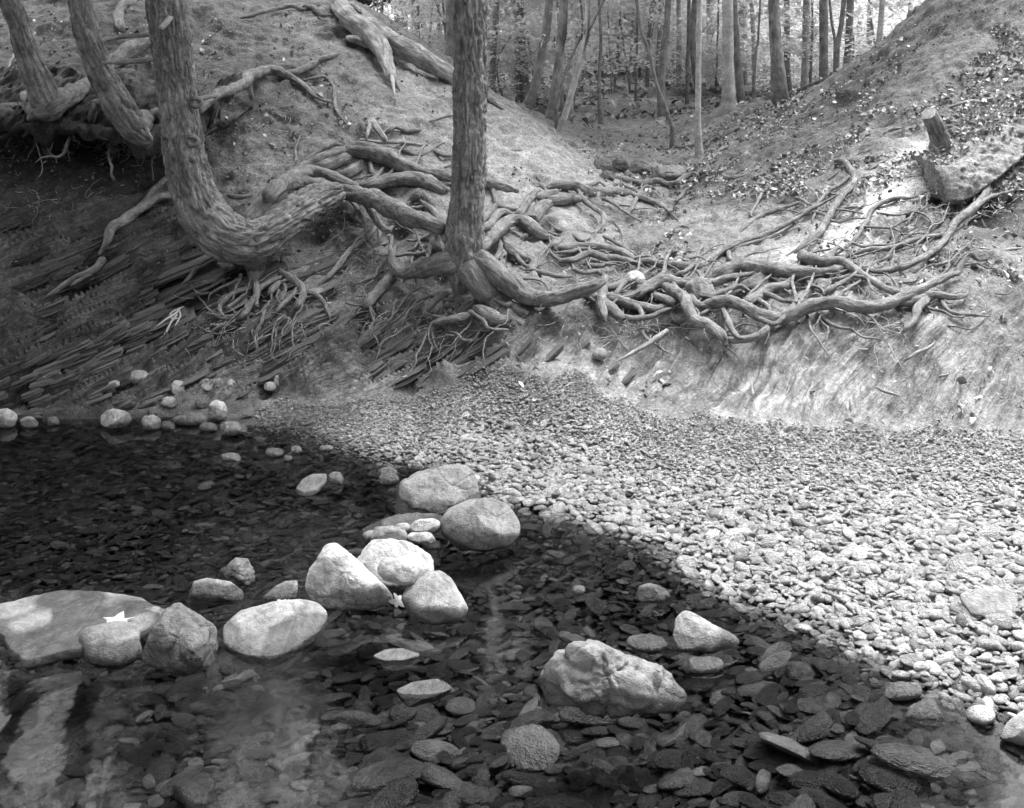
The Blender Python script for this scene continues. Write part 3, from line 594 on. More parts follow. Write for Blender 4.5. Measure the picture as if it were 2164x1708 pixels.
for (z, pts, lf, a, b, hol) in CR: root(TREE_C, z, pts, lf, a, b, hollow=hol)

rg = np.random.RandomState(909)
def wild_roots(tree, u0, u1, v0, v1, n, ang, Ln, r0, r1, lf):
    for k in range(n):
        u, v = rg.uniform(u0, u1), rg.uniform(v0, v1); a = math.radians(rg.normal(ang, 28)); pts = []; L = rg.uniform(*Ln); m = 7; r = rg.uniform(r0, r1)
        for q in range(m):
            pts.append((u, v, max(.9, r*(1-.75*q/m)))); a += rg.normal(0, .38); u += math.cos(a)*L/m; v -= math.sin(a)*L/m
        root(tree, 'Dd', pts, rg.uniform(*lf), seg=7 if r < 4 else 10)
ZR['Dd'] = (0, 0, 2164/.8656)
for a_ in [(1060, 1260, 480, 640, 16, -10, (50, 150), 2, 7, (.02, .08)), (1240, 1480, 540, 700, 26, -8, (60, 180), 2, 8, (.03, .14)), (1420, 1760, 560, 690, 34, 5, (60, 220), 2, 8, (.03, .14)), (1650, 1980, 480, 660, 22, 22, (70, 220), 1.5, 5, (.02, .07)), (1850, 2150, 430, 650, 18, 30, (60, 170), 1.5, 4, (.02, .06)), (1540, 1820, 380, 520, 16, 30, (60, 200), 1.5, 5, (.01, .05)), (720, 960, 480, 690, 30, 230, (40, 140), 1.5, 6, (.02, .09)), (860, 1080, 620, 720, 22, 215, (40, 130), 1.5, 6, (.03, .12)), (1100, 1330, 380, 480, 10, -15, (50, 130), 2, 6, (.02, .05))]: wild_roots(TREE_C, *a_)

T3D = 6.15
TREE_3 = empty('hemlock_tree', W3(545, 600, T3D), 'tall bark trunk bent like an elbow into a thick root left of centre', 'tree', 'trees on the eroded bank')
o, A3 = trunk_mesh(TREE_3, 'A', [(1000, -900, 126), (1015, -400, 128), (1035, 0, 130), (1068, 300, 126), (1095, 550, 126), (1125, 800, 128), (1160, 1010, 134), (1210, 1200, 140), (1280, 1340, 152), (1370, 1440, 154), (1480, 1490, 152), (1600, 1470, 144), (1720, 1400, 130), (1850, 1310, 116), (1980, 1240, 105), (2090, 1200, 75)],
                     T3D, 10.5, 144, .015, dvar=[T3D]*9+[T3D, T3D+.02, T3D+.06, T3D+.14, T3D+.26, T3D+.4, T3D+.52])
TRUNK_3 = o; near_crown(TREE_3, A3, 3.9, 1)
for (z, pts, lf, a, b, hol) in [
 ('L', [(300, 520, 80), (400, 390, 80), (480, 310, 74), (570, 262, 62), (700, 268, 56), (840, 310, 60), (980, 340, 66), (1120, 370, 72), (1240, 425, 74), (1340, 478, 70), (1440, 510, 64), (1560, 560, 54)], .14, T3D+.07, DC+.05, 0),
 ('L', [(420, 350, 60), (520, 250, 62), (600, 205, 56), (700, 185, 52), (790, 205, 50), (880, 240, 52), (1000, 290, 50)], .12, T3D+.1, None, 0),
 ('L', [(560, 215, 42), (640, 165, 44), (760, 110, 44), (880, 62, 42), (960, 40, 40)], .08, None, None, 0),
 ('L', [(880, 60, 48), (1000, 42, 62), (1100, 52, 68), (1200, 92, 68), (1300, 142, 62), (1400, 182, 52), (1550, 212, 42), (1680, 235, 36), (1850, 260, 48), (1960, 285, 52), (2060, 320, 40)], .1, None, None, 0),
 ('L', [(615, 142, 13), (720, 70, 17), (850, 8, 19), (930, 22, 14)], .12, None, None, 0),
 ('L', [(720, 165, 46), (850, 128, 52), (990, 85, 40)], .04, None, None, 0),
 ('L', [(900, 220, 46), (990, 175, 48), (1060, 115, 40)], .0, None, None, 0),
 ('L', [(1020, 300, 40), (1120, 272, 48), (1220, 248, 52), (1350, 240, 57), (1480, 268, 58), (1600, 320, 50)], .07, None, None, 0),
 ('L', [(1090, 100, 16), (1095, 160, 18), (1110, 220, 20)], .05, None, None, 0),
 ('L', [(1060, 260, 22), (1120, 225, 20), (1180, 160, 14)], .08, None, None, 0),
 ('L', [(310, 620, 95), (322, 760, 84), (330, 850, 64), (312, 925, 44), (272, 990, 28), (258, 1045, 17)], .0, T3D+.04, None, 0),
 ('L', [(330, 910, 26), (345, 1000, 27), (290, 1072, 30), (250, 1130, 27), (215, 1165, 16)], .06, None, None, 0),
 ('L', [(470, 830, 26), (580, 900, 32), (640, 965, 32), (628, 1045, 32), (575, 1115, 24)], .05, None, None, 0),
 ('L', [(640, 965, 18), (740, 1010, 20), (800, 1080, 17), (830, 1165, 11)], .06, None, None, 0),
 ('L', [(610, 975, 18), (520, 1060, 19), (455, 1135, 13)], .06, None, None, 0),
 ('L', [(520, 880, 18), (440, 910, 20), (370, 960, 22), (330, 1010, 22)], .05, None, None, 0),
 ('L', [(490, 920, 22), (450, 960, 27), (420, 1000, 22)], .05, None, None, 0),
 ('L', [(300, 960, 22), (200, 985, 20), (130, 1040, 21), (100, 1100, 17), (140, 1160, 9)], .05, None, None, 0),
 ('L', [(340, 1020, 18), (345, 1090, 18)], .07, None, None, 0),
 ('L', [(260, 1000, 14), (190, 1060, 14), (130, 1090, 10)], .05, None, None, 0),
 ('L', [(505, 780, 12), (520, 740, 15), (580, 730, 11)], .04, None, None, 0),
 ('L', [(530, 850, 10), (570, 822, 12), (630, 815, 8)], .04, None, None, 0),
 ('A', [(1240, 690, 30), (1330, 592, 38), (1430, 560, 38), (1530, 500, 41), (1620, 452, 41), (1720, 440, 38), (1800, 470, 27), (1890, 530, 20), (1960, 600, 16), (2060, 640, 11)], .07, T3D+.35, None, 0),
 ('A', [(1740, 470, 26), (1850, 445, 26), (1920, 415, 24), (2000, 370, 21), (2100, 340, 19), (2170, 345, 16)], .03, None, None, 0),
 ('A', [(1890, 500, 10), (2020, 480, 11), (2080, 560, 13), (2090, 680, 13), (2160, 780, 9)], .03, None, None, 0),
 ('A', [(1560, 500, 12), (1565, 570, 12), (1580, 620, 7)], .06, None, None, 0),
 ('A', [(1110, 1205, 28), (1050, 1215, 32), (960, 1240, 35), (850, 1320, 35), (760, 1390, 40), (690, 1430, 37), (660, 1510, 31), (615, 1580, 18)], .06, None, None, 0),
 ('A', [(1060, 1080, 16), (1030, 1112, 21), (950, 1190, 22), (880, 1270, 21), (760, 1360, 20)], .05, None, None, 0),
 ('A', [(1300, 625, 14), (1250, 610, 12), (1200, 610, 10)], .3, None, None, 0),
 ('A', [(1420, 1215, 16), (1490, 1225, 20), (1550, 1215, 14)], .03, None, None, 0),
 ('E', [(640, 90, 30), (610, 130, 28), (560, 165, 25), (430, 222, 22), (330, 290, 15), (255, 335, 7)], .05, None, None, 0),
 ('E', [(570, 175, 12), (480, 220, 14), (440, 250, 10)], .06, None, None, 0),
 ('E', [(1350, 70, 18), (1230, 130, 18), (1180, 190, 16), (1130, 240, 10)], .05, None, None, 0),
 ('E', [(1400, 150, 16), (1330, 210, 18), (1240, 230, 16)], .05, None, None, 0),
]: root(TREE_3, z, pts, lf, a, b, hollow=hol)
for pts in ([(960, 215, 15), (880, 222, 14), (780, 228, 14), (665, 252, 9)], [(960, 368, 20), (880, 378, 19), (780, 388, 18), (640, 392, 7)], [(1230, 620, 18), (1280, 608, 15), (1340, 600, 10)]):
    D = toD('A', pts); P = np.array([list(W3(p[0], p[1], T3D+.03*i))+[p[2]*T3D/FP] for i, p in enumerate(D)]); C = catmull(P, 24)
    V, F, CO = tube_geo(C[:, :3], C[:, 3], 10, .12, 0, 77, 1, 0, .4); mesh_obj('branch_stub', V, F, M_DEAD, TRUNK_3, attrs={'bark': ('FLOAT_VECTOR', CO)})
# knot scar with a pale broken stub on the elbow trunk
p = W3(*toD('A', [(1040, 135)])[0], T3D-.12)
P = np.array([[p[0]+.0, p[1]+.06, p[2]+.03], [p[0], p[1], p[2]], [p[0]-.02, p[1]-.045, p[2]-.035]]); C = catmull(P, 10)
V, F, CO = tube_geo(C, np.linspace(.02, .014, 10), 10, .15, 0, 5); mesh_obj('branch_stub', V, F, M_PALEBARK, TRUNK_3, attrs={'bark': ('FLOAT_VECTOR', CO)})
th = np.linspace(0, 2*np.pi, 28); ringp = np.stack([p[0]+.055*np.cos(th), p[1]+.045+.01*np.sin(3*th)+.03*np.abs(np.cos(th)), p[2]+.062*np.sin(th)], 1)
V, F, CO = tube_geo(ringp, np.full(28, .016), 8, .2, 0, 6, cap0=True); mesh_obj('knot_scar', V, F, M_BARK, TRUNK_3, attrs={'bark': ('FLOAT_VECTOR', CO)})
for (x, y) in ((1205, 640), (1180, 880)):
    q = W3(*toD('A', [(x, y)])[0], T3D-.11); th = np.linspace(0, 2*np.pi, 20)
    rp = np.stack([q[0]+.028*np.cos(th), q[1]+.02+.02*np.abs(np.cos(th)), q[2]+.024*np.sin(th)], 1)
    V, F, CO = tube_geo(rp, np.full(20, .012), 7, .25, 0, 9); mesh_obj('knot_scar', V, F, M_BARK, TRUNK_3, attrs={'bark': ('FLOAT_VECTOR', CO)})

T1D, T2D = 6.5, 6.35
TREE_1 = empty('hemlock_tree', W3(110, 235, T1D), 'leaning dark trunk at the far left edge above the undercut bank', 'tree', 'trees on the eroded bank')
o, A1 = trunk_mesh(TREE_1, 'A', [(-60, -500, 66), (20, -150, 68), (62, 0, 70), (112, 150, 72), (165, 320, 76), (222, 470, 84), (270, 590, 98), (305, 670, 100), (330, 710, 70)], T1D, 9.5, 96, .013)
near_crown(TREE_1, A1, 3.4, 0)
for (z, pts, lf, a, b) in [('A', [(300, 670, 80), (390, 620, 82), (480, 575, 64), (560, 520, 46), (650, 440, 52), (760, 345, 60), (860, 285, 56), (950, 250, 40)], .1, T1D, None),
 ('A', [(300, 680, 80), (200, 680, 74), (100, 690, 64), (-30, 700, 60)], .2, T1D, 6.6), ('A', [(190, 640, 40), (150, 590, 30), (140, 520, 22), (120, 470, 14)], .25, T1D+.1, None),
 ('A', [(230, 700, 40), (170, 760, 34), (80, 810, 28), (-20, 860, 20)], .25, T1D, 6.6), ('A', [(280, 710, 30), (200, 790, 20), (140, 850, 14)], .25, T1D, None),
 ('A', [(130, 550, 14), (60, 570, 12), (-20, 600, 10)], .1, None, None)]: root(TREE_1, z, pts, lf, a, b)
TREE_2 = empty('hemlock_tree', W3(300, 290, T2D), 'second leaning trunk from the left, its base hanging over the dark undercut', 'tree', 'trees on the eroded bank')
o, A2 = trunk_mesh(TREE_2, 'A', [(440, -500, 70), (470, -150, 73), (492, 0, 75), (522, 150, 78), (572, 300, 82), (632, 450, 87), (692, 580, 92), (758, 690, 96), (820, 780, 92), (880, 845, 72), (920, 870, 45)], T2D, 9.0, 96, .013)
near_crown(TREE_2, A2, 3.3, 1)
for (z, pts, lf, a, b) in [('A', [(820, 790, 80), (890, 760, 86), (960, 730, 74), (1040, 690, 50)], .1, T2D, 6.75), ('A', [(640, 630, 22), (600, 640, 25), (540, 655, 24), (495, 680, 14)], .2, T2D, None),
 ('A', [(585, 650, 25), (578, 720, 28), (566, 790, 28), (630, 785, 25), (700, 750, 20)], .3, T2D, None), ('A', [(830, 20, 38), (760, 45, 38), (728, 100, 36), (740, 160, 36), (775, 215, 28)], .03, None, None),
 ('A', [(680, 430, 22), (740, 450, 32), (790, 460, 30), (830, 440, 18)], .04, None, None), ('A', [(760, 640, 26), (820, 590, 40), (880, 560, 40), (960, 530, 30)], .05, None, None)]: root(TREE_2, z, pts, lf, a, b)

for a_ in [(460, 700, 560, 690, 30, 235, (40, 120), 1.5, 5, (.02, .08)), (560, 940, 300, 460, 14, -15, (60, 160), 2, 7, (.02, .08))]: wild_roots(TREE_3, *a_)
for a_ in [(20, 380, 225, 300, 26, 250, (40, 130), 1.5, 6, (.2, .5)), (10, 320, 120, 230, 8, 20, (60, 140), 2, 7, (.02, .05))]: wild_roots(TREE_2, *a_)
# soil lips held together by roots: left under the leaning trees, right below the stump
def soil_lip(name, pts, thick, back, seed, rise=.35, amp=1.0):
    """pts: (u, v, depth) along the front edge of an overhanging mat running back into the slope"""
    n = 260; E = catmull(np.array([W3(*p) for p in pts]), n); nb = 48; rows = []
    for k in range(nb):                                  # section: top from slope to edge, rounded nose, underside back to slope
        t = k/(nb-1)
        if t < .5: f = t/.5; off = (back*(1-f), .02*math.sin(f*1.6)+back*rise*(1-f))
        elif t < .62: f = (t-.5)/.12; off = (-.025*math.sin(f*math.pi), -thick*f)
        else: f = (t-.62)/.38; off = (back*f, -thick+.04*f)
        rows.append(E+np.array([0, off[0], off[1]]))
    Pn = np.array(rows).reshape(-1, 3); d = fbm(Pn*5, 4, seed)*.10+fbm(Pn*17, 4, seed+3)*.07+fbm(Pn*50, 2, seed+5)*.02
    hang = np.clip(vnoise(np.c_[Pn[:, 0]*9, Pn[:, 1]*2, Pn[:, 0]*0], seed+9), 0, 1)*.09
    und = np.repeat(np.array([0 if k/(nb-1) < .5 else math.exp(-((k/(nb-1)-.66)/.1)**2) for k in range(nb)]), n)
    Pn = Pn+amp*np.stack([d*.5, d*-1.0, d*.6-hang*und], 1); T, R = idw(Pn); T = T*(1.5 if amp < .6 else 1.0)
    ob = mesh_obj(name, Pn, grid_faces(nb, n), M_GROUND, attrs={'tone': ('FLOAT', T), 'rock': ('FLOAT', R*0), 'bed': ('FLOAT_VECTOR', Pn)})
    tag(ob, kind='structure'); return ob
soil_lip('soil_overhang', [(-330, 232, 6.65), (-60, 250, 6.6), (60, 266, 6.52), (150, 264, 6.5), (230, 282, 6.5), (310, 300, 6.45), (370, 288, 6.5), (430, 262, 6.75), (470, 240, 7.0)], .05, .95, 41, .3)
soil_lip('soil_overhang', [(u, v, hit(u, v)[0]-b_) for (u, v, b_) in [(1945, 378, -.16), (1968, 392, -.02), (2005, 410, .15), (2050, 408, .16), (2080, 385, .14), (2110, 365, .16), (2150, 330, .16), (2200, 300, .14), (2260, 280, .1)]], .03, .2, 43, .75, .5)

# ---------------------------------------------------------------- fallen wood, stump, sticks
LOG = empty('fallen_log', hitp(800, 110), 'hollow weathered log lying along the crest of the left hill', 'log')
root(LOG, 'B', [(100, 60, 50), (200, 165, 66), (330, 272, 78), (450, 342, 78), (560, 402, 68), (680, 468, 56), (760, 520, 50), (860, 570, 40), (960, 632, 32), (1060, 705, 16)], .1, name='log_stem', mat=M_DEAD, rough=.14, seg=30, bark=.01)
root(LOG, 'B', [(0, 20, 60), (60, 110, 72), (130, 170, 76), (210, 245, 78), (270, 320, 62), (312, 420, 46), (335, 480, 38), (385, 560, 18)], .16, name='log_limb', mat=M_DEAD, rough=.14, seg=26, bark=.008)
root(LOG, 'B', [(320, 400, 20), (340, 480, 16), (355, 600, 5)], .2, name='splinter', mat=M_PALEBARK)
root(LOG, 'B', [(30, 60, 20), (60, 30, 24), (110, 50, 24), (140, 80, 12)], .2, name='broken_edge', mat=M_DEAD, hollow=1)
root(LOG, 'B', [(230, 290, 30), (120, 250, 34), (60, 235, 26)], .1, name='log_limb', mat=M_DEAD)
for i, (z, pts, lf, nm, lab, mat) in enumerate([
 ('B', [(60, 100, 10), (180, 128, 13), (290, 175, 12), (350, 188, 7)], .06, 'exposed_root', 'thin root lying on the crest just above the hollow log', M_ROOT),
 ('A', [(1470, 120, 10), (1650, 72, 13), (1800, 40, 16), (1880, 58, 12), (1990, 30, 10)], .04, 'exposed_root', 'long low root near the top of the left hill', M_ROOT),
 ('A', [(1890, 40, 16), (1960, 50, 20), (2000, 90, 18), (2060, 95, 12)], .06, 'exposed_root', 'short bent root beside the upper end of the hollow log', M_ROOT),
 ('B', [(140, 872, 14), (300, 885, 14), (420, 890, 12), (560, 905, 7)], .05, 'fallen_stick', 'straight stick lying above the arched roots left of the middle trunk', M_DEAD),
 ('B', [(205, 760, 30), (240, 790, 26), (290, 860, 22), (300, 890, 14)], .08, 'broken_branch', 'dead forked branch sticking up above the arched roots', M_DEAD),
 ('B', [(200, 760, 16), (185, 820, 14), (175, 870, 8)], .1, 'broken_branch', 'thin dead twig upright beside the forked branch', M_DEAD),
 ('B', [(300, 830, 16), (360, 790, 18), (430, 815, 18), (500, 808, 16), (525, 815, 10)], .06, 'exposed_root', 'wavy root stub on the left hill above the arched roots', M_ROOT),
 ('B', [(570, 755, 8), (640, 730, 9), (720, 710, 8)], .03, 'fallen_stick', 'small stick on bare soil just left of the middle trunk', M_DEAD),
 ('B', [(1080, 945, 14), (1150, 940, 20), (1220, 950, 14)], .01, 'exposed_root', 'low rounded root bump on the bare hill right of the middle trunk', M_ROOT),
 ('F', [(2045, 530, 19), (1960, 590, 18), (1850, 655, 15), (1730, 725, 7)], .12, 'fallen_stick', 'pale stick leaning from the root tangle down to the shale', M_DEAD),
 ('C', [(1700, 665, 8), (1800, 640, 14), (2010, 605, 8)], .02, 'fallen_stick', 'grey stick on the right slope above the cut stump', M_DEAD),
 ('C', [(1190, 1065, 8), (1280, 1010, 10), (1330, 990, 6)], .02, 'fallen_stick', 'short stick on the slope above the pale sand chute', M_DEAD),
 ('C', [(1290, 835, 10), (1340, 810, 15), (1400, 795, 8)], .03, 'fallen_stick', 'short dark stick left of the cut stump', M_DEAD),
 ('G', [(1420, 715, 10), (1500, 670, 13), (1590, 620, 10), (1610, 590, 6)], .04, 'fallen_stick', 'dark twig lying on the right shale face below the broken root', M_DEAD),
 ('G', [(1240, 880, 8), (1300, 905, 12), (1390, 935, 7)], .03, 'fallen_stick', 'knobby twig on the lower right shale face', M_DEAD),
 ('G', [(470, 850, 7), (480, 920, 8), (490, 940, 5)], .03, 'fallen_stick', 'small curved twig on shale above the gravel', M_DEAD),
 ('G', [(1640, 815, 9), (1710, 798, 8)], .03, 'fallen_stick', 'short stubby twig on the right shale face', M_DEAD),
 ('C', [(1980, 1580, 8), (2060, 1555, 11), (2170, 1540, 8)], .03, 'fallen_stick', 'stick at the right edge below the overhanging turf', M_DEAD),
 ('C', [(1740, 1700, 16), (1780, 1640, 17), (1835, 1590, 17), (1880, 1615, 12), (1940, 1620, 6)], .05, 'exposed_root', 'hooked root tip on the right slope above the long smooth root', M_ROOT),
 ('C', [(0, 920, 10), (100, 905, 12), (180, 880, 10)], .02, 'exposed_root', 'dark root crossing the gully floor left of the slim trunk', M_ROOT),
 ('C', [(0, 985, 12), (70, 960, 14), (130, 920, 8)], .03, 'exposed_root', 'curving root in the gully above the slim trunk base', M_ROOT),
 ('C', [(-20, 1150, 22), (40, 1110, 24), (110, 1080, 18), (150, 1105, 10)], .05, 'exposed_root', 'thick root crossing the gully mouth below the slim trunk', M_ROOT),
 ('C', [(0, 1250, 12), (50, 1200, 14), (80, 1160, 8)], .03, 'exposed_root', 'short root hanging over the gully mouth', M_ROOT),
 ('C', [(160, 875, 10), (280, 850, 16), (380, 800, 16), (480, 740, 14), (540, 700, 8)], .03, 'exposed_root', 'root running up the slope right of the slim trunk', M_ROOT),
 ('C', [(600, 705, 10), (680, 655, 14), (760, 615, 10), (850, 560, 8)], .03, 'exposed_root', 'root on the right skyline below the dark leaning trunk', M_ROOT),
 ('C', [(690, 590, 14), (790, 550, 16), (900, 500, 12), (1010, 440, 8)], .03, 'exposed_root', 'long root along the right skyline', M_ROOT)]):
    P3, r = root_path(z, pts, lf); w = empty(nm, P3[0], lab, 'stick' if 'stick' in nm else ('branch' if 'branch' in nm else 'root')); root(w, z, pts, lf, name='stem', mat=mat)
c0 = hitp(1990, 305); ST = empty('tree_stump', c0, 'short sawn stump leaning out of the right slope', 'stump')
b0 = np.array(toD('C', [(1570, 705), (1608, 775), (1645, 880)])); dd = hit(*b0[2])[0]
P = np.array([W3(b0[2][0], b0[2][1]+12, dd+.04), W3(b0[2][0], b0[2][1], dd-.03), W3(b0[1][0], b0[1][1], dd-.12), W3(b0[0][0], b0[0][1], dd-.17)]); C = catmull(np.c_[P, [.075, .062, .055, .052]], 40)
V, F, CO = tube_geo(C[:, :3], C[:, 3], 40, .06, .006, 88); under(mesh_obj('stump_stem', V[:40*40], F[0][:39*40], M_BARK, attrs={'bark': ('FLOAT_VECTOR', CO[:1600])}), ST)
ringv = V[39*40:40*40]; cen = ringv.mean(0); under(mesh_obj('cut_face', np.vstack([ringv, cen]), np.array([[i, (i+1) % 40, 40] for i in range(40)]), M_DEAD, attrs={'bark': ('FLOAT_VECTOR', np.vstack([ringv, cen]))}), ST)

# ---------------------------------------------------------------- boulders
def rock(label, outline, tilt=40, thick=.6, power=2.5, tone=.4, seed=1, zb=0.0, low=1.2, rough=.06, cuts=3, name='boulder', cat='boulder', group=None, ground=False, cover=None):
    """outline in view rows; lies in a plane tilted `tilt` degrees from level through its lowest front point; swollen above and below"""
    O = np.array(outline, float); ib = O[:, 1].argmax(); ub, vb = O[ib]
    if ground: d = hit(ub, vb)[0]; pb = W3(ub, vb, d)
    else: d = (CH-zb)*FP/(vb-H0); pb = W3(ub, vb, d)
    t = math.radians(tilt); nrm = np.array([0, -math.sin(t), math.cos(t)])
    cu, cv = (O.max(0)+O.min(0))/2
    tq = np.linspace(0, 1, 8, endpoint=False)[None, :, None]; O = (O[:, None]*(1-tq)+np.roll(O, -1, 0)[:, None]*tq).reshape(-1, 2)
    ang = np.arctan2(O[:, 1]-cv, O[:, 0]-cu); o = np.argsort(ang); ang = ang[o]; rr = np.hypot(O[:, 0]-cu, O[:, 1]-cv)[o]
    nt_, nr_ = 84, 22; th = np.linspace(-np.pi, np.pi, nt_, endpoint=False)
    R = np.interp(th, np.r_[ang-2*np.pi, ang, ang+2*np.pi], np.r_[rr, rr, rr])
    R = (R*2+np.roll(R, 1)+np.roll(R, -1))/4
    def unp(u, v):
        dr = np.stack([(u-CU)/FP, np.ones_like(u), -(v-H0)/FP], -1); o0 = np.array([0, 0, CH]); tt = ((pb-o0)@nrm)/(dr@nrm); return o0+dr*tt[..., None]
    edge = unp(cu+R*np.cos(th), cv+R*np.sin(th)); cen = unp(np.array([cu]), np.array([cv]))[0]
    size = np.linalg.norm(edge-cen, axis=1).mean(); T = thick*size; rows = []
    lam = np.linspace(0, 1, nr_)
    prof = [(math.sin(a*math.pi/2)) for a in lam]
    up = [(f, T*(1-f**power)**(1/power)) for f in prof]; dn = [(f, -T*low*(1-f**2.2)**(1/2.2)) for f in prof[::-1][1:]]
    for (f, h) in up+dn: rows.append(cen+(edge-cen)*f+nrm*h)
    P = np.array(rows); nrow = len(rows); Pf = P.reshape(-1, 3); rel = (Pf-cen)/size
    rs = np.random.RandomState(seed)
    for k in range(cuts):                                # broken faces
        g = rs.normal(0, 1, 3); g[2] = abs(g[2])*.8; g /= np.linalg.norm(g); g[1] = -abs(g[1]); m = rs.uniform(.72, .9)*np.percentile(rel@g, 99); ex = np.maximum(rel@g-m, 0); rel = rel-ex[:, None]*g*.92
    dis = fbm(rel*1.5+seed*3, 4, seed)*rough*1.6+fbm(rel*5+seed, 4, seed+4)*rough*.55+fbm(rel*16, 3, seed+7)*rough*.16
    dis = dis-rough*.9*np.clip((1-np.abs(vnoise(rel*2.1+seed*7.7, seed+30))-.8)/.2, 0, 1)**1.5-rough*.5*np.clip((1-np.abs(vnoise(rel*4.7+seed, seed+31))-.82)/.18, 0, 1)
    rel = rel+rel/(np.linalg.norm(rel, axis=1, keepdims=True)+.3)*dis[:, None]
    ob = mesh_obj(name, rel*size, grid_faces(nrow, nt_, True), M_STONE); ob.location = cen
    tone *= .62; ob.color = (tone, tone, tone, 1); tag(ob, label, cat, group); return ob
def ell(cu, cv, a, b, n=14, sq=2.4, rot=0, seed=0):
    rs = np.random.RandomState(seed+int(cu)); out = []
    for k in range(n):
        t = 2*math.pi*k/n; c, s = math.cos(t), math.sin(t); e = (abs(c)**sq+abs(s)**sq)**(-1/sq)*rs.uniform(.9, 1.07)
        x, y = a*c*e, b*s*e; out.append((cu+x*math.cos(rot)-y*math.sin(rot), cv+x*math.sin(rot)+y*math.cos(rot)))
    return out
rock('broad flat pale slab with cracked left edge at the left edge of the pool', [(-60, 1300), (20, 1277), (120, 1256), (200, 1255), (300, 1270), (345, 1290), (330, 1330), (250, 1360), (160, 1380), (50, 1410), (15, 1380), (5, 1340), (-60, 1330)], 5, .09, 9, .30, 3, .015, 3.0, .05, 0)
rock('smooth oval stone resting against the flat slab', ell(233, 1364, 68, 46, rot=-.15), 30, .5, 2.3, .30, 5, -.005, 1.2, .03, 0)
rock('upright brown-grey boulder with a vein, leaning over the pool', [(300, 1395), (318, 1340), (345, 1290), (375, 1270), (400, 1280), (430, 1302), (462, 1325), (475, 1360), (455, 1400), (420, 1425), (365, 1430), (325, 1415)], 62, .6, 2.6, .21, 8, -.01, 1.1, .09, 4)
rock('small pale stone wedged behind the upright boulder', ell(325, 1312, 38, 28), 30, .6, 2.4, .55, 9, 0, 1, .03, 0)
rock('flat-topped slab with a wet lower half right of the upright boulder', [(470, 1330), (500, 1300), (580, 1278), (640, 1272), (685, 1284), (696, 1310), (670, 1345), (620, 1380), (575, 1402), (520, 1395), (472, 1370)], 24, .2, 5, .42, 11, -.02, 2.8, .035, 0)
rock('dark wet-sided loaf of stone behind the slab', [(385, 1255), (405, 1232), (440, 1224), (490, 1230), (515, 1250), (518, 1268), (450, 1272), (400, 1268)], 50, .6, 2.8, .34, 12, 0, 1.2, .05, 2)
rock('rough dark pointed rock behind the wet-sided loaf', [(452, 1218), (480, 1195), (500, 1180), (522, 1180), (540, 1205), (543, 1228), (520, 1240), (475, 1235)], 55, .6, 2.2, .24, 13, .01, 1.2, .13, 3)
rock('pale pointed stone low in the water left of the white pyramid rock', [(552, 1268), (575, 1245), (605, 1228), (632, 1226), (638, 1250), (620, 1268), (585, 1275)], 45, .5, 2.4, .46, 14, 0, 1.2, .07, 2)
rock('tall white pyramid-shaped boulder in the middle of the pool', [(637, 1250), (655, 1200), (690, 1155), (712, 1150), (745, 1175), (790, 1215), (830, 1255), (835, 1275), (790, 1285), (720, 1290), (665, 1280)], 55, .65, 2.1, .66, 15, 0, 1.2, .07, 3)
rock('broad white boulder behind the pyramid rock', [(737, 1170), (775, 1148), (830, 1142), (885, 1155), (914, 1180), (918, 1215), (880, 1240), (810, 1240), (750, 1215)], 40, .45, 2.8, .66, 16, .05, 1.6, .06, 3)
rock('rounded white cobble lying on the broad white boulder', ell(843, 1207, 46, 27, rot=.1), 45, .7, 2.3, .6, 17, .10, 1, .04, 1)
rock('smooth trapezoid boulder with a dark wet foot', [(846, 1270), (860, 1240), (890, 1218), (930, 1210), (955, 1225), (975, 1260), (991, 1290), (970, 1312), (915, 1320), (870, 1305)], 42, .55, 3, .4, 18, 0, 1.3, .03, 2)
rock('large smooth rounded grey boulder at the end of the gravel', [(928, 1105), (945, 1078), (990, 1058), (1040, 1054), (1075, 1068), (1098, 1105), (1100, 1135), (1075, 1155), (1020, 1165), (965, 1158), (935, 1135)], 52, .72, 2.2, .30, 19, 0, 1.2, .03, 1)
rock('large cracked slab-sided boulder behind the rounded grey boulder', [(820, 1060), (835, 1030), (880, 1005), (940, 990), (990, 985), (1010, 1010), (1030, 1055), (1000, 1090), (930, 1100), (870, 1095), (825, 1080)], 38, .4, 3.2, .34, 20, .0, 1.8, .07, 4)
rock('dark crumbling ledge of wet rock left of the rounded boulder', [(735, 1145), (770, 1120), (820, 1095), (880, 1085), (940, 1090), (950, 1110), (880, 1130), (800, 1148)], 14, .14, 5, .12, 21, .01, 2, .09, 2, name='rock_ledge', cat='ledge')
rock('pale oblong cobble on the dark ledge', ell(898, 1113, 33, 14, rot=-.12), 35, .7, 2.4, .62, 22, .06, 1, .04, 1, name='cobble', cat='cobble')
rock('flat white stone chip below the oblong cobble', ell(892, 1137, 32, 11), 25, .3, 4, .62, 23, .05, 1, .04, 2, name='cobble', cat='cobble')
rock('small round cobble left of the oblong cobble', ell(852, 1117, 18, 11), 40, .8, 2.2, .5, 24, .05, 1, .03, 0, name='cobble', cat='cobble')
rock('grey domed cobble behind the white boulders', ell(822, 1135, 42, 22), 40, .6, 2.2, .36, 25, .03, 1, .04, 1, name='cobble', cat='cobble')
rock('small cobble at the left end of the dark ledge', ell(784, 1133, 17, 11), 40, .7, 2.2, .4, 26, .02, 1, .03, 0, name='cobble', cat='cobble')
rock('thin chip of stone tucked beside the rounded grey boulder', ell(915, 1152, 22, 9), 30, .5, 3, .45, 27, .0, 1, .04, 1, name='cobble', cat='cobble')
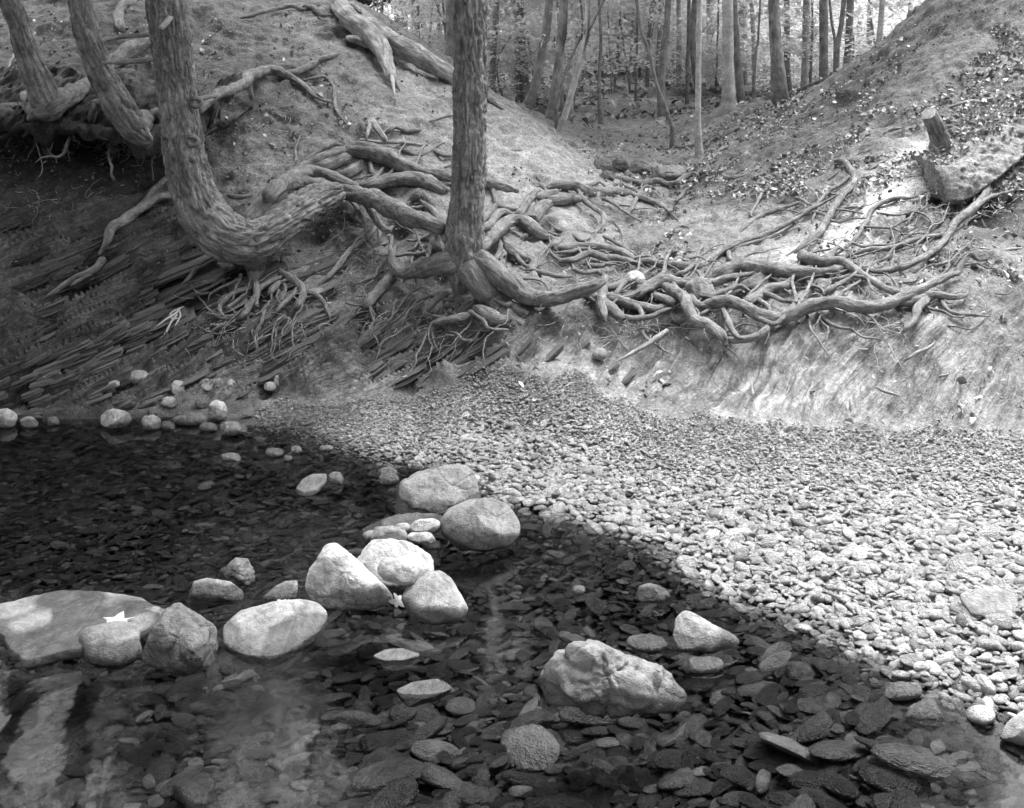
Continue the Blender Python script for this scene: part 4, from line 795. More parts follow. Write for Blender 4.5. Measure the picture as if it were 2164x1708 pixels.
rock('pale tilted slab in the far pool', [(622, 1040), (640, 1015), (660, 1004), (692, 1004), (690, 1020), (668, 1042), (640, 1050)], 20, .2, 6, .55, 28, 0, 2.2, .03, 2)
rock('small double cobble beside the tilted slab', ell(710, 1012, 16, 14), 45, .7, 2.2, .48, 29, 0, 1, .06, 1, name='cobble', cat='cobble')
rock('massive knobbly boulder in the foreground pool', [(1126, 1450), (1140, 1410), (1175, 1372), (1205, 1358), (1250, 1356), (1290, 1372), (1340, 1390), (1395, 1415), (1440, 1435), (1450, 1470), (1430, 1505), (1350, 1512), (1250, 1508), (1165, 1485)], 55, .7, 2.1, .27, 31, 0, 1.0, .2, 2)
rock('pointed pale boulder with a flat wet side right of centre', [(1420, 1345), (1428, 1305), (1445, 1289), (1470, 1300), (1510, 1325), (1560, 1350), (1565, 1365), (1500, 1378), (1435, 1372)], 40, .5, 2.4, .44, 32, 0, 1.6, .05, 3)
rock('dark faceted rock near the gravel edge', [(1338, 1262), (1350, 1240), (1375, 1232), (1405, 1245), (1418, 1262), (1400, 1275), (1355, 1272)], 50, .6, 2.6, .26, 33, 0, 1.2, .07, 3)
rock('low wet bean-shaped stone beside the knobbly boulder', ell(1366, 1360, 46, 18, rot=.1), 25, .35, 2.6, .22, 34, 0, 1.5, .06, 0)
rock('low flat wet stone below the pointed boulder', ell(1490, 1406, 44, 17), 25, .4, 2.8, .28, 35, 0, 1.4, .04, 1)
rock('tip of a flat pale stone just breaking the surface', [(785, 1388), (815, 1374), (850, 1371), (893, 1385), (850, 1397), (810, 1397)], 10, .16, 4, .5, 36, 0, 3.5, .03, 0)
rock('ridge of submerged stone just touching the surface in the foreground', [(832, 1462), (870, 1445), (925, 1437), (960, 1455), (920, 1475), (860, 1490)], 14, .2, 4, .36, 37, -.015, 3, .05, 1)
rock('flat triangular slab half buried in the gravel', [(1985, 1215), (2010, 1180), (2045, 1168), (2070, 1182), (2080, 1200), (2030, 1215)], 30, .2, 4, .36, 38, 0, 1.5, .04, 1, ground=True)
rock('wide flat slab half buried in the gravel at the right edge', [(2025, 1262), (2060, 1248), (2120, 1245), (2155, 1270), (2175, 1295), (2120, 1310), (2050, 1300)], 22, .16, 5, .32, 39, 0, 1.5, .04, 2, ground=True)
rock('narrow broken block lying on the wide flat slab', [(2028, 1290), (2040, 1268), (2065, 1272), (2080, 1305), (2050, 1322)], 30, .3, 4, .38, 40, 0, 1.5, .04, 2, ground=True)
rock('wet cobble at the water edge below the wet rock patch', ell(1908, 1462, 40, 18, rot=.05), 35, .5, 2.5, .34, 41, 0, 1.3, .05, 1)
rock('hump-backed wet boulder near the right edge', [(1912, 1515), (1925, 1490), (1960, 1475), (1985, 1482), (2002, 1510), (1985, 1530), (1940, 1532)], 50, .6, 2.3, .26, 42, -.02, 1.2, .06, 2)
rock('pale boulder cut by the right edge of the picture', [(2112, 1560), (2125, 1530), (2160, 1500), (2210, 1500), (2220, 1560), (2170, 1578)], 45, .6, 2.5, .46, 43, 0, 1.2, .05, 2)
rock('small half-sunk pebble in the middle of the shallows', ell(1222, 1248, 15, 10), 40, .8, 2.2, .4, 44, 0, 1, .04, 0, name='cobble', cat='cobble')
rock('pale upright boulder beneath the looping roots', ell(1342, 592, 22, 18), 55, .8, 2.2, .7, 45, 0, 1, .03, 1, ground=True)
rock('post-like stone with a pale cap under the long root', [(1445, 646), (1448, 600), (1470, 586), (1500, 590), (1510, 615), (1508, 646)], 70, .7, 3, .34, 46, 0, 1, .04, 2, ground=True)
rock('small pale stone below the root tangle', ell(1268, 748, 16, 12), 45, .7, 2.3, .4, 47, 0, 1, .03, 0, ground=True, name='cobble', cat='cobble')
rock('flat pale stone among the roots of the elbow tree', ell(669, 619, 20, 9, rot=-.1), 30, .4, 3, .42, 48, 0, 1, .03, 0, ground=True, name='cobble', cat='cobble')
for i, (cu, cv, a, b, t, tn, lab) in enumerate([
 (245, 886, 34, 20, 45, .42, 'oval boulder at the far waterline with a clear reflection'), (12, 884, 25, 20, 45, .46, 'pale stone at the far waterline on the left edge'), (62, 894, 20, 12, 45, .34, 'second stone from the left along the far waterline'),
 (111, 890, 15, 9, 45, .36, 'small stone left of the oval boulder on the far waterline'), (320, 894, 22, 16, 45, .33, 'humped stone right of the oval boulder on the far waterline'), (400, 887, 38, 13, 40, .42, 'long wedge-shaped stone on the far waterline'),
 (460, 868, 21, 23, 65, .66, 'white upright stone on the far waterline'), (355, 900, 16, 9, 40, .26, 'small dark stone left of the wedge-shaped stone'), (440, 903, 20, 9, 40, .36, 'low wet stone in front of the white upright stone'), (492, 907, 31, 15, 45, .30, 'smooth oval grey stone lying in front of the white upright stone'),
 (290, 797, 28, 12, 35, .36, 'oval stone on the shale shelf of the left bank'), (239, 811, 15, 7, 35, .5, 'small pale stone left of the oval stone on the shale shelf'), (376, 821, 15, 17, 50, .46, 'blocky pale stone in the pocket of rubble on the left bank'),
 (435, 815, 16, 14, 45, .36, 'angular stone beside the blocky pale stone'), (407, 832, 20, 8, 30, .46, 'flat pale stone in front of the blocky pale stone'), (458, 808, 16, 9, 40, .34, 'wedge of rock above the angular stone'), (484, 810, 13, 9, 40, .44, 'small tilted stone right of the rock wedge'),
 (358, 852, 18, 12, 45, .46, 'oval pale stone below the rubble pocket'), (425, 853, 14, 11, 50, .42, 'round stone just left of the white upright stone'), (590, 805, 13, 12, 55, .4, 'round cobble at the foot of the tilted shale block'), (571, 817, 15, 9, 45, .48, 'pale cobble left of the round cobble under the shale block'),
 (321, 872, 13, 8, 40, .34, 'small stone above the waterline right of the oval boulder'), (489, 967, 22, 8, 35, .5, 'flat pale stone standing in the far pool'), (580, 957, 20, 9, 40, .34, 'low rock in the far pool'), (625, 951, 14, 8, 40, .4, 'little heap stone in the far pool'), (608, 969, 10, 6, 40, .36, 'tiny stone below the little heap stone'),
 (690, 948, 16, 5, 25, .55, 'thin pale flake at the water edge'), (700, 900, 10, 8, 45, .5, 'small round pebble on the far gravel'), (820, 1000, 20, 12, 40, .35, 'half-sunk stone behind the cracked boulder'), (880, 985, 14, 8, 40, .42, 'small stone at the water edge above the cracked boulder'), (822, 1012, 22, 12, 40, .3, 'dark half-sunk stone by the cracked boulder')]):
    rock(lab, ell(cu, cv, a, b, seed=i), t, .62, 2.5, tn*1.3, 60+i, 0, 1.1, .07, 2, ground=cv < 882, name='cobble' if a < 25 else 'boulder', cat='cobble' if a < 25 else 'boulder')
for i, (cu, cv, a, b, t, tn, lab) in enumerate([(1305, 342, 30, 20, 50, .22, 'large angular boulder in the bottom of the gully'), (1275, 350, 20, 16, 50, .17, 'dark boulder left of the large gully boulder'), (1360, 355, 34, 14, 40, .24, 'flat boulder right of the large gully boulder'),
 (1410, 368, 40, 14, 35, .32, 'lichen-spotted slab lying below the gully boulders'), (1285, 372, 16, 9, 40, .16, 'small dark stone below the gully boulders'), (1328, 318, 12, 6, 40, .4, 'small pale stone above the gully boulders')]):
    rock(lab, ell(cu, cv, a, b, seed=i, sq=3), t, .6, 2.8, tn, 120+i, 0, 1.1, .1, 3, ground=True)

# ---------------------------------------------------------------- shale slabs set in the bank (pieces of the ground)
def slab_mesh(seed):
    """a packet of thin uneven beds, long along x, broken ends"""
    rs = np.random.RandomState(seed); V = []; F = []; z = 0
    for k in range(rs.randint(5, 10)):
        th = rs.uniform(.025, .085); x0, x1 = -rs.uniform(.7, 1.05), rs.uniform(.7, 1.05); yf = -rs.uniform(.22, .5); yb = .5; m = 6; st = len(V)
        xs = np.linspace(x0, x1, m); fr_ = yf+rs.uniform(-.07, .07, m); fr_[0] += .12; fr_[-1] += .12; dz = rs.uniform(-.008, .008, m)
        for i in range(m): V += [(xs[i], fr_[i], z+dz[i]), (xs[i], fr_[i]+rs.uniform(-.01, .05), z+th+dz[i]), (xs[i]*.97, yb, z+th+dz[i]), (xs[i]*.97, yb, z+dz[i])]
        for i in range(m-1):
            for q in range(3): F.append((st+4*i+q, st+4*i+4+q, st+4*i+5+q, st+4*i+1+q))
        F += [(st, st+1, st+2, st+3), (st+4*m-1, st+4*m-2, st+4*m-3, st+4*m-4)]
        z += th*rs.uniform(.9, 1.25)
    me = make_mesh('shale_slab', np.array(V)-np.array([0, 0, z*.5]), np.array(F), False); me.materials.append(M_STONE); return me
SLABS = [slab_mesh(500+k) for k in range(9)]
def place_slab(u, v, L, tone, rot, k, thick=1.0, sink=.35):
    p = hitp(u, v); o = bpy.data.objects.new('shale_slab', SLABS[k % 9]); link(o); s = L*p[1]/FP
    ax = Vector((math.cos(rot), .25, math.sin(rot))).normalized(); nn = Vector((-math.sin(rot), -.2, math.cos(rot))); nn = (nn-ax*nn.dot(ax)).normalized(); b = nn.cross(ax)
    Mx = Matrix((ax, b, nn)).transposed().to_4x4(); o.matrix_world = Matrix.Translation(Vector(p)+Vector((0, s*sink, -s*.05))) @ Mx @ Matrix.Diagonal((s, s*.8, s*thick, 1))
    o.color = (tone,)*3+(1,); o.parent = GROUND; return o
r2 = random.Random(5)
for i, (u, v, L, tn, dg) in enumerate([(580, 735, 62, .08, 38), (565, 775, 50, .09, 36), (690, 785, 70, .10, 30), (790, 810, 80, .17, 28), (740, 815, 55, .2, 26), (950, 760, 90, .12, 40), (985, 725, 60, .10, 42), (900, 800, 60, .14, 38), (830, 745, 50, .09, 40), (760, 760, 48, .08, 34),
    (1110, 735, 50, .1, 46), (1170, 750, 60, .16, 42), (1230, 740, 46, .14, 45), (1290, 785, 50, .2, 40), (1330, 800, 46, .22, 42)]):
    place_slab(u, v, L*.5, tn, math.radians(dg), i, .8)
for i in range(130):
    u = r2.uniform(-30, 720); v = r2.uniform(470, 870)
    if v > 840 and u > 520 or 420 < u < 660 and 480 < v < 670 or v < 600 and u > 420: continue
    place_slab(u, v, r2.uniform(14, 46)*(.7 if v > 800 else 1), r2.uniform(.09, .22)*(.7 if v < 600 else 1), math.radians(r2.uniform(17, 30)), i, r2.uniform(.7, 1.5), r2.uniform(.15, .4))
for i in range(34):
    u = r2.uniform(540, 1060); place_slab(u, r2.uniform(700, 815)-.06*max(0, u-800), r2.uniform(30, 75), r2.uniform(.09, .18), math.radians(r2.uniform(24, 36)), i, r2.uniform(.5, .9), r2.uniform(.1, .3))
for i in range(26):
    place_slab(r2.uniform(-20, 660), r2.uniform(600, 850)-(0 if i % 2 else 40), r2.uniform(60, 115), r2.uniform(.10, .19), math.radians(r2.uniform(18, 27)), i, r2.uniform(.35, .6), r2.uniform(.32, .45))
for i in range(34):
    place_slab(r2.uniform(-30, 330), r2.uniform(680, 868), r2.uniform(14, 38), r2.uniform(.08, .2), math.radians(r2.uniform(14, 26)), i, r2.uniform(.6, 1.4), r2.uniform(.0, .2))
for i in range(40):
    u = r2.uniform(700, 1060); v = r2.uniform(690, 800)-.10*(u-700)
    place_slab(u, v, r2.uniform(14, 40), r2.uniform(.07, .15), math.radians(r2.uniform(24, 36)), i, r2.uniform(.5, 1.0), r2.uniform(.2, .4))
# ---------------------------------------------------------------- pebbles: one by one for the largest, the rest as one mass
def pebble_mesh(name, seed, mat, flat, sub=2):
    import bmesh
    bm = bmesh.new(); bmesh.ops.create_icosphere(bm, subdivisions=sub+1, radius=1.0); V = np.array([v.co[:] for v in bm.verts]); F = np.array([[v.index for v in f.verts] for f in bm.faces]); bm.free()
    rs = np.random.RandomState(seed)
    V *= np.array([1, rs.uniform(.6, .9), rs.uniform(*flat)])
    for k in range(rs.randint(2, 7)):
        g = rs.normal(0, 1, 3); g[2] *= 1.6; g /= np.linalg.norm(g); m = rs.uniform(.68, .93)*(V@g).max(); V = V-np.maximum(V@g-m, 0)[:, None]*g*.85
    V = V*(1+.10*fbm(V*1.4+seed, 3, seed)[:, None]+.03*fbm(V*5, 2, seed)[:, None])
    me = make_mesh(name, V, F, True); me.materials.append(mat); return me
PEB = [pebble_mesh('pebble', 700+k, M_PEB, (.26, .52), 1) for k in range(22)]
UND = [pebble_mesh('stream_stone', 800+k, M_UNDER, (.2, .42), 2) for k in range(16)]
def coll(name, meshes):
    c = bpy.data.collections.new(name)
    for k, m in enumerate(meshes): c.objects.link(bpy.data.objects.new('%s_%02d' % (name, k), m))
    return c
def scatter(name, P, rot, scl, c, label):
    me = make_mesh(name, P, [], attrs={'rot': ('FLOAT_VECTOR', rot), 'scl': ('FLOAT_VECTOR', scl), 'idx': ('INT', RS.randint(0, len(c.objects), len(P)))})
    o = link(bpy.data.objects.new(name, me)); g = bpy.data.node_groups.new(name+'_nodes', 'GeometryNodeTree')
    g.interface.new_socket('Geometry', in_out='INPUT', socket_type='NodeSocketGeometry'); g.interface.new_socket('Geometry', in_out='OUTPUT', socket_type='NodeSocketGeometry')
    gi = g.nodes.new('NodeGroupInput'); go = g.nodes.new('NodeGroupOutput'); ip = g.nodes.new('GeometryNodeInstanceOnPoints'); ci = g.nodes.new('GeometryNodeCollectionInfo')
    ci.inputs[0].default_value = c; ci.inputs['Separate Children'].default_value = True; ci.inputs['Reset Children'].default_value = True; ip.inputs['Pick Instance'].default_value = True
    def na(nm, t):
        a = g.nodes.new('GeometryNodeInputNamedAttribute'); a.data_type = t; a.inputs[0].default_value = nm; return a.outputs[0]
    g.links.new(gi.outputs[0], ip.inputs['Points']); g.links.new(ci.outputs[0], ip.inputs['Instance']); g.links.new(na('idx', 'INT'), ip.inputs['Instance Index'])
    g.links.new(na('rot', 'FLOAT_VECTOR'), ip.inputs['Rotation']); g.links.new(na('scl', 'FLOAT_VECTOR'), ip.inputs['Scale']); g.links.new(ip.outputs[0], go.inputs[0])
    o.modifiers.new('scatter', 'NODES').node_group = g
    return tag(o, label, kind='stuff')
SHW = np.array([W3(u, v, CH*FP/(v-H0))[:2] for u, v in SHORE])
def beach_points(n, rs):
    y = 2.3+rs.uniform(0, 1, n)**.9*3.5; x = rs.uniform(-1.6, 4.4, n); z = zlook(x, y); P = np.c_[x, y, z]; u, v = row_of(P)
    toe = np.interp(u, TOEY[:, 0], TOEY[:, 1])+12*vnoise(np.c_[u/40, u*0, u*0], 3); ok = (z > -.03) & (v > toe-4) & (u > 540) & (u < 3300)
    return P[ok], u[ok], v[ok], toe[ok]
rs = np.random.RandomState(21)
P, u, v, toe = beach_points(300000, rs)
sh = sstep(.0, .8, (v-toe)/330.0)                        # coarser towards the water
big = rs.uniform(0, 1, len(P))
r = (.0048+.0122*sh)*np.exp(rs.normal(0, .33, len(P)))+(big > .95)*sh*.013+(big > .992)*.008
keep = rs.uniform(0, 1, len(P)) < np.clip((.25+.3*sh)*(.012/r)**1.6, .06, .95); P, u, v, r, sh = P[keep], u[keep], v[keep], r[keep], sh[keep]
S = r[:, None]*np.c_[rs.uniform(.9, 1.35, len(P)), rs.uniform(.8, 1.1, len(P)), rs.uniform(.8, 1.2, len(P))]
ROT = np.c_[rs.normal(0, .28, len(P)), rs.normal(0, .28, len(P)), rs.uniform(0, 6.28, len(P))]
P[:, 2] += r*.22+rs.uniform(0, .010, len(P))
pix = r/P[:, 1]*(u > 0)*(u < 2164)*(v < 1700); order = np.argsort(-pix); ind = order[:300]; rest = order[300:]
scatter('gravel', P[rest], ROT[rest], S[rest], coll('gravel_pieces', PEB), 'pale rounded gravel covering the beach between the water and the shale')
for k, i in enumerate(ind):
    o = bpy.data.objects.new('pebble', PEB[k % 22]); link(o); o.location = P[i]; o.rotation_euler = ROT[i]; o.scale = S[i]; tag(o, 'larger pale rounded pebble lying in the gravel beach', 'pebble', 'larger pebbles of the gravel beach')
# stream bed
n = 70000; y = 1.6+rs.uniform(0, 1, n)**1.15*4.2; x = rs.uniform(-1, 1, n)*(y*.52+.3); z = zlook(x, y); P = np.c_[x, y, z]; u, v = row_of(P); ok = (z < .015); P = P[ok]; u = u[ok]; v = v[ok]
near = 1-sstep(2.6, 4.2, P[:, 1]); r = (.014+.014*near)*np.exp(rs.normal(0, .42, len(P))); bg_ = rs.uniform(0, 1, len(P)); r = r+(bg_ > .95)*near*.045+(bg_ > .982)*near*.05; r = np.minimum(r, .085)
kp = rs.uniform(0, 1, len(P)) < np.clip(.42*(.022/r)**1.6, .035, .9); P, u, v, r = P[kp], u[kp], v[kp], r[kp]
S = r[:, None]*np.c_[rs.uniform(1.0, 1.8, len(P)), rs.uniform(.8, 1.15, len(P)), rs.uniform(.7, 1.1, len(P))]
ROT = np.c_[rs.normal(0, .18, len(P)), rs.normal(0, .18, len(P)), rs.normal(.2, .7, len(P))]
top = r*.35; P[:, 2] = np.minimum(P[:, 2]+r*.2+.012, np.where(rs.uniform(0, 1, len(P)) > .03, -top*1.05-.004, 9)) 
pix = r/P[:, 1]*(u > 0)*(u < 2164)*(v < 1708); order = np.argsort(-pix); ind = order[:300]; rest = order[300:]
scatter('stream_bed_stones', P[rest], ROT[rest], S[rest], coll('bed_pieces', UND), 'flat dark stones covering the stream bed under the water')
for k, i in enumerate(ind):
    o = bpy.data.objects.new('stream_stone', UND[k % 16]); link(o); o.location = P[i]; o.rotation_euler = ROT[i]; o.scale = S[i]; tag(o, 'larger flat stone lying under the clear water on the stream bed', 'stone', 'larger stones on the stream bed')

# ---------------------------------------------------------------- litter, rootlets
def chip_mesh(name, seed, mat, L, w, curl):
    rs = np.random.RandomState(seed); n = 5; V = []; F = []
    for k in range(n):
        t = k/(n-1); ww = w*math.sin(math.pi*(.08+.88*t))*rs.uniform(.7, 1.25); z = curl*math.sin(t*math.pi)*rs.uniform(.6, 1.2); V += [((t-.5)*L, -ww, z+rs.uniform(0, curl*.6)), ((t-.5)*L, 0, z*.6), ((t-.5)*L, ww, z+rs.uniform(0, curl*.6))]
    for k in range(n-1):
        for q in (0, 1): a = 3*k+q; F.append((a, a+1, a+4, a+3))
    me = make_mesh(name, V, np.array(F), False); me.materials.append(mat); return me
LEAFM = [chip_mesh('dead_leaf', 900+k, M_LITTER, 2.0, .62, .45) for k in range(8)]
NEEDM = [chip_mesh('litter_chip', 950+k, M_NLIT, 2.0, .25, .12) for k in range(6)]
def slope_points(n, u0, u1, v0, v1, rs):
    u = rs.uniform(u0, u1, n); v = rs.uniform(v0, v1, n); d = np.concatenate([hit(u[a:a+1500], v[a:a+1500]) for a in range(0, n, 1500)]); ok = (d > 4.6) & (d < 20)
    return np.stack([(u-CU)/FP*d, d, CH-(v-H0)/FP*d], 1)[ok], u[ok], v[ok]
P, u, v = slope_points(29000, -300, 2750, -10, 900, rs)
T_, R_ = idw(P); ok = (rs.uniform(0, 1, len(P)) < np.clip(1.1-R_, .08, 1)*np.clip(T_*6, .1, 1)) & (P[:, 2] > .12); P = P[ok]
sz = rs.uniform(.004, .014, len(P)); P[:, 1] -= .006; P[:, 2] += .006
scatter('needle_litter', P, np.c_[rs.normal(.6, .5, len(P)), rs.normal(0, .4, len(P)), rs.uniform(0, 6.28, len(P))], sz[:, None]*np.ones(3), coll('litter_pieces', NEEDM), 'fine needle and chip litter sprinkled over the bare banks')
M_CLOD = mat_stone('soil_clods', True, True)
P, u, v = slope_points(9000, -60, 2230, -10, 880, rs); cl = fbm(P*2.5, 3, 55); P = P[(cl > -.1) & (P[:, 2] > .1) & (idw(P)[1] < .35)]; r = .004+.012*rs.uniform(0, 1, len(P))**3
scatter('soil_crumbs', P, rs.uniform(0, 6.28, (len(P), 3)), r[:, None]*rs.uniform(.8, 1.3, (len(P), 3)), coll('crumb_pieces', [pebble_mesh('soil_crumb', 990+k, M_CLOD, (.5, .9), 0) for k in range(6)]), 'crumbs of soil and small stones loose on the eroded banks')
pl = []
for (u0, u1, v0, v1, m) in [(1450, 2164, 60, 420, 5200), (1230, 1700, 240, 420, 1600), (1900, 2164, 250, 600, 260), (2164, 2700, 40, 600, 1500), (1380, 1460, 440, 620, 260), (60, 460, 20, 220, 300), (420, 760, 20, 330, 200), (1080, 2164, 780, 900, 90), (1500, 2164, 600, 700, 60), (1450, 1720, 190, 260, 250)]:
    q, a, b = slope_points(m, u0, u1, v0, v1, rs); cl = fbm(q*3.5, 3, 5); pl.append(q[cl > -.12])
P = np.vstack(pl); sz = rs.uniform(.009, .026, len(P)); P[:, 1] -= .012; P[:, 2] += .012
scatter('leaf_litter', P, np.c_[rs.normal(.5, .7, len(P)), rs.normal(0, .6, len(P)), rs.uniform(0, 6.28, len(P))], sz[:, None]*np.c_[rs.uniform(.7, 1.2, len(P)), rs.uniform(.8, 1.4, len(P)), rs.uniform(.5, 1.6, len(P))], coll('leaf_pieces', LEAFM), 'curled dead leaves gathered in drifts on the slopes')
n = 9000; y = 12+rs.uniform(0, 1, n)**.7*30; x = (rs.uniform(850, 2050, n)-CU)/FP*y; P = np.c_[x, y, zlook(x, y)+.02]; sz = rs.uniform(.03, .075, n)
scatter('forest_floor_leaves', P, np.c_[rs.normal(0, .5, n), rs.normal(0, .5, n), rs.uniform(0, 6.28, n)], sz[:, None]*np.ones(3), bpy.data.collections['leaf_pieces'], 'pale fallen leaves covering the forest floor beyond the gully')
# hair-like rootlets and twigs hanging out of the eroded bank
def rootlets():
    V = []; Fq = []; st = 0; rs = np.random.RandomState(77)
    spots = [(560, 650, 110, 60, 90), (830, 660, 120, 50, 130), (960, 690, 80, 40, 60), (780, 570, 90, 60, 60), (1330, 690, 110, 35, 70), (1480, 650, 120, 40, 80), (1280, 560, 120, 50, 70), (1550, 470, 130, 70, 80), (1750, 560, 200, 60, 110), (1960, 480, 120, 60, 110), (2080, 560, 80, 80, 70), (1390, 490, 30, 50, 60), (2060, 430, 70, 18, 60), (250, 310, 160, 25, 70), (120, 420, 120, 60, 40), (660, 700, 80, 40, 60), (1880, 690, 160, 40, 60), (1560, 400, 100, 30, 50), (1750, 330, 150, 60, 60), (480, 680, 70, 40, 40), (620, 260, 120, 60, 40)]
    for (u, v, ru, rv, m) in spots:
        for k in range(m):
            uu, vv = u+rs.normal(0, ru*.5), v+rs.normal(0, rv*.5); d = hit(uu, vv)[0]-.02; p = W3(uu, vv, d); L = rs.uniform(.06, .28); n = 6
            dr = np.array([rs.normal(-.35, .6), rs.normal(-.25, .2), rs.normal(-.55, .45)]); dr /= np.linalg.norm(dr); r = rs.uniform(.0012, .0034); pts = []
            for q in range(n):
                pts.append(p.copy()); dr = dr+rs.normal(0, .28, 3)+np.array([0, 0, -.1]); dr /= np.linalg.norm(dr); p = p+dr*L/n
                g = zlook(p[0], p[1]); p[2] = max(p[2], g-.01)
            for q, pt in enumerate(pts):
                rr = r*(1-.7*q/n); V.extend([pt+np.array([rr, 0, 0]), pt+np.array([-rr*.5, 0, rr*.87]), pt+np.array([-rr*.5, -rr, -rr*.87])])
                if q:
                    a = st+3*(q-1)
                    for w in range(3): Fq.append((a+w, a+(w+1) % 3, a+3+(w+1) % 3, a+3+w))
            st += 3*n
    me = mesh_obj('rootlets', np.array(V), np.array(Fq), M_TWIG); tag(me, 'hair-fine rootlets and twigs bristling from the eroded banks', kind='stuff')
rootlets()
# bleached leaves and flood debris
def leaf_shape(name, u, v, d, L, rot, tilt, label, seed, mat=M_PALELEAF, z=None):
    rs = np.random.RandomState(seed); lob = 5; pts = []
    for k in range(2*lob*2):
        t = 2*math.pi*k/(4*lob); r = (1 if k % 4 == 0 else (.66 if k % 2 else .5))*rs.uniform(.6, 1.25); pts.append((math.cos(t)*r*.5*L, math.sin(t)*r*.36*L, rs.uniform(-.03, .06)*L))
    V = [(0, 0, .02*L)]+pts; n = len(pts); F = [(0, 1+i, 1+(i+1) % n) for i in range(n)]
    V2 = [(x, y, zz-.0015) for x, y, zz in V]; F2 = F+[(a+n+1, c+n+1, b+n+1) for a, b, c in F]+[(1+i, 1+i+n+1, 1+(i+1) % n+n+1) for i in range(n)]+[(1+(i+1) % n, 1+i+n+1, 1+(i+1) % n+n+1) for i in range(n)]
    o = mesh_obj(name, V+V2, np.array(F2), mat, None, False, {'rnd': ('FLOAT', np.full(2*n+2, .5))}); p = W3(u, v, d); o.location = p; o.rotation_euler = (tilt, 0, rot); return tag(o, label, 'leaf')
leaf_shape('fallen_leaf', 250, 1312, (CH-.055)*FP/(1312-H0), .12, .35, .25, 'bleached torn leaf lying on the flat slab', 1)
leaf_shape('fallen_leaf', 840, 1270, (CH-.03)*FP/(1270-H0)-.01, .09, 1.3, .9, 'bright white leaf caught between the pyramid rock and the trapezoid boulder', 2)
leaf_shape('fallen_leaf', 598, 1273, (CH-.012)*FP/(1273-H0), .075, .1, .1, 'pale leaf floating by the small pointed stone', 3)
dd = hit(1995, 664)[0]
leaf_shape('fallen_leaf', 1868, 632, hit(1868, 632)[0]-.08, .05, .6, .9, 'single pale leaf stuck among the roots on the right', 4)
DB = empty('flood_debris', hitp(360, 680), 'tuft of bleached leaf shreds caught on the dark left bank', 'debris')
for k, (pts) in enumerate([[(1120, 390, 10), (1080, 430, 16), (1030, 460, 12), (960, 510, 4)], [(1100, 430, 12), (1060, 480, 14), (1030, 540, 14), (988, 585, 4)], [(1110, 400, 10), (1120, 440, 12), (1080, 510, 6)], [(1140, 380, 6), (1090, 400, 12), (1050, 430, 8)], [(1060, 420, 12), (1070, 455, 12), (1110, 450, 8)]]):
    root(DB, 'E', [(a_, b_, c_*.55) for a_, b_, c_ in pts], .05, name='leaf_shred', mat=M_PALELEAF, rough=.35, seg=6)

# ---------------------------------------------------------------- forest behind
FC = [crown_mesh('forest_crown', 9.0, 2.9, 150, 14, .26, M_FARLEAF, 400+k, 'ball', .1) for k in range(4)]
FCD = [crown_mesh('forest_crown', 9.0, 3.2, 150, 16, .24, M_NEEDLE, 430+k, 'ball', .1) for k in range(3)]
SAP = [crown_mesh('sapling_crown', 3.6, 1.5, 60, 10, .10, M_LEAF, 440+k, 'ball', .15) for k in range(5)]
HEM = [crown_mesh('conifer_crown', 6.5, 1.9, 90, 18, .12, M_NEEDLE if k == 9 else M_FARLEAF, 470+k, 'cone', .25) for k in range(3)]
fr = random.Random(3)
def limb_set(parent, base, top, h0, h1, n, L, r, seed):
    rs = np.random.RandomState(seed)
    for k in range(n):
        t = rs.uniform(h0, h1); p = base+(top-base)*t; a = rs.uniform(0, 6.28); e = p+np.array([math.cos(a)*L, math.sin(a)*L, L*rs.uniform(-.1, .5)]); m = (p+e)/2+rs.normal(0, .06*L, 3)
        C = catmull(np.array([p, m, e]), 8); V, F, CO = tube_geo(C, np.linspace(r, r*.25, 8), 5, .05, 0, seed+k)
        mesh_obj('limb', V, F, M_FAR, parent, attrs={'bark': ('FLOAT_VECTOR', CO)})
def far_tree(z, pts, d, label, mat=None, height=None, crown=None, cz=.36, nl=4, group='trees of the forest behind the gully', name='forest_tree', cs=.62, seg=18):
    D = toD(z, pts); base = D[-1]; hb = hit(base[0], base[1])[0]
    bz = zlook(np.array([(base[0]-CU)/FP*d]), np.array([d]))[0]
    root_pt = np.array([(base[0]-CU)/FP*d, d, bz-.05])
    T = empty(name, root_pt, label, 'tree', group)
    P = np.array([list(W3(p[0], p[1], d))+[p[2]*d/FP*.5] for p in D])[::-1]
    flare = P[0].copy(); flare[:3] = root_pt; flare[3] *= 1.35
    if P[0][2] > bz+.03: P = np.vstack([flare, P])
    else: P[0][3] *= 1.3
    e = P[-1]; dr = (P[-1]-P[-2])[:3]; dr = dr/(abs(dr[2])+1e-6); hgt = height or fr.uniform(13, 19)
    for f in (.3, .65, 1.0):
        dz = (hgt-e[2])*f; P = np.vstack([P, np.r_[e[:3]+np.array([dr[0]*.6, dr[1]*.5, 1])*dz, e[3]*(1-.8*f)]])
    C = catmull(P, 70); V, F, CO = tube_geo(C[:, :3], np.maximum(C[:, 3], .004), seg, .07, .006 if P[1][3] > .05 else 0, int(d*37) % 997)
    tk = under(mesh_obj('trunk', V, F, mat or M_FAR, attrs={'bark': ('FLOAT_VECTOR', CO)}), T)
    me = crown or FCD[fr.randrange(3)]; o = bpy.data.objects.new('crown', me); link(o); k = int(cz*69); o.location = C[k, :3]; o.rotation_euler = (0, 0, fr.uniform(0, 6)); o.scale = (cs, cs, cs*hgt/15); under(o, T)
    if nl: limb_set(tk, C[22, :3], C[60, :3], .0, .6, nl, .9*max(.5, P[1][3]*8), max(.008, P[1][3]*.16), int(d*10))
    return T
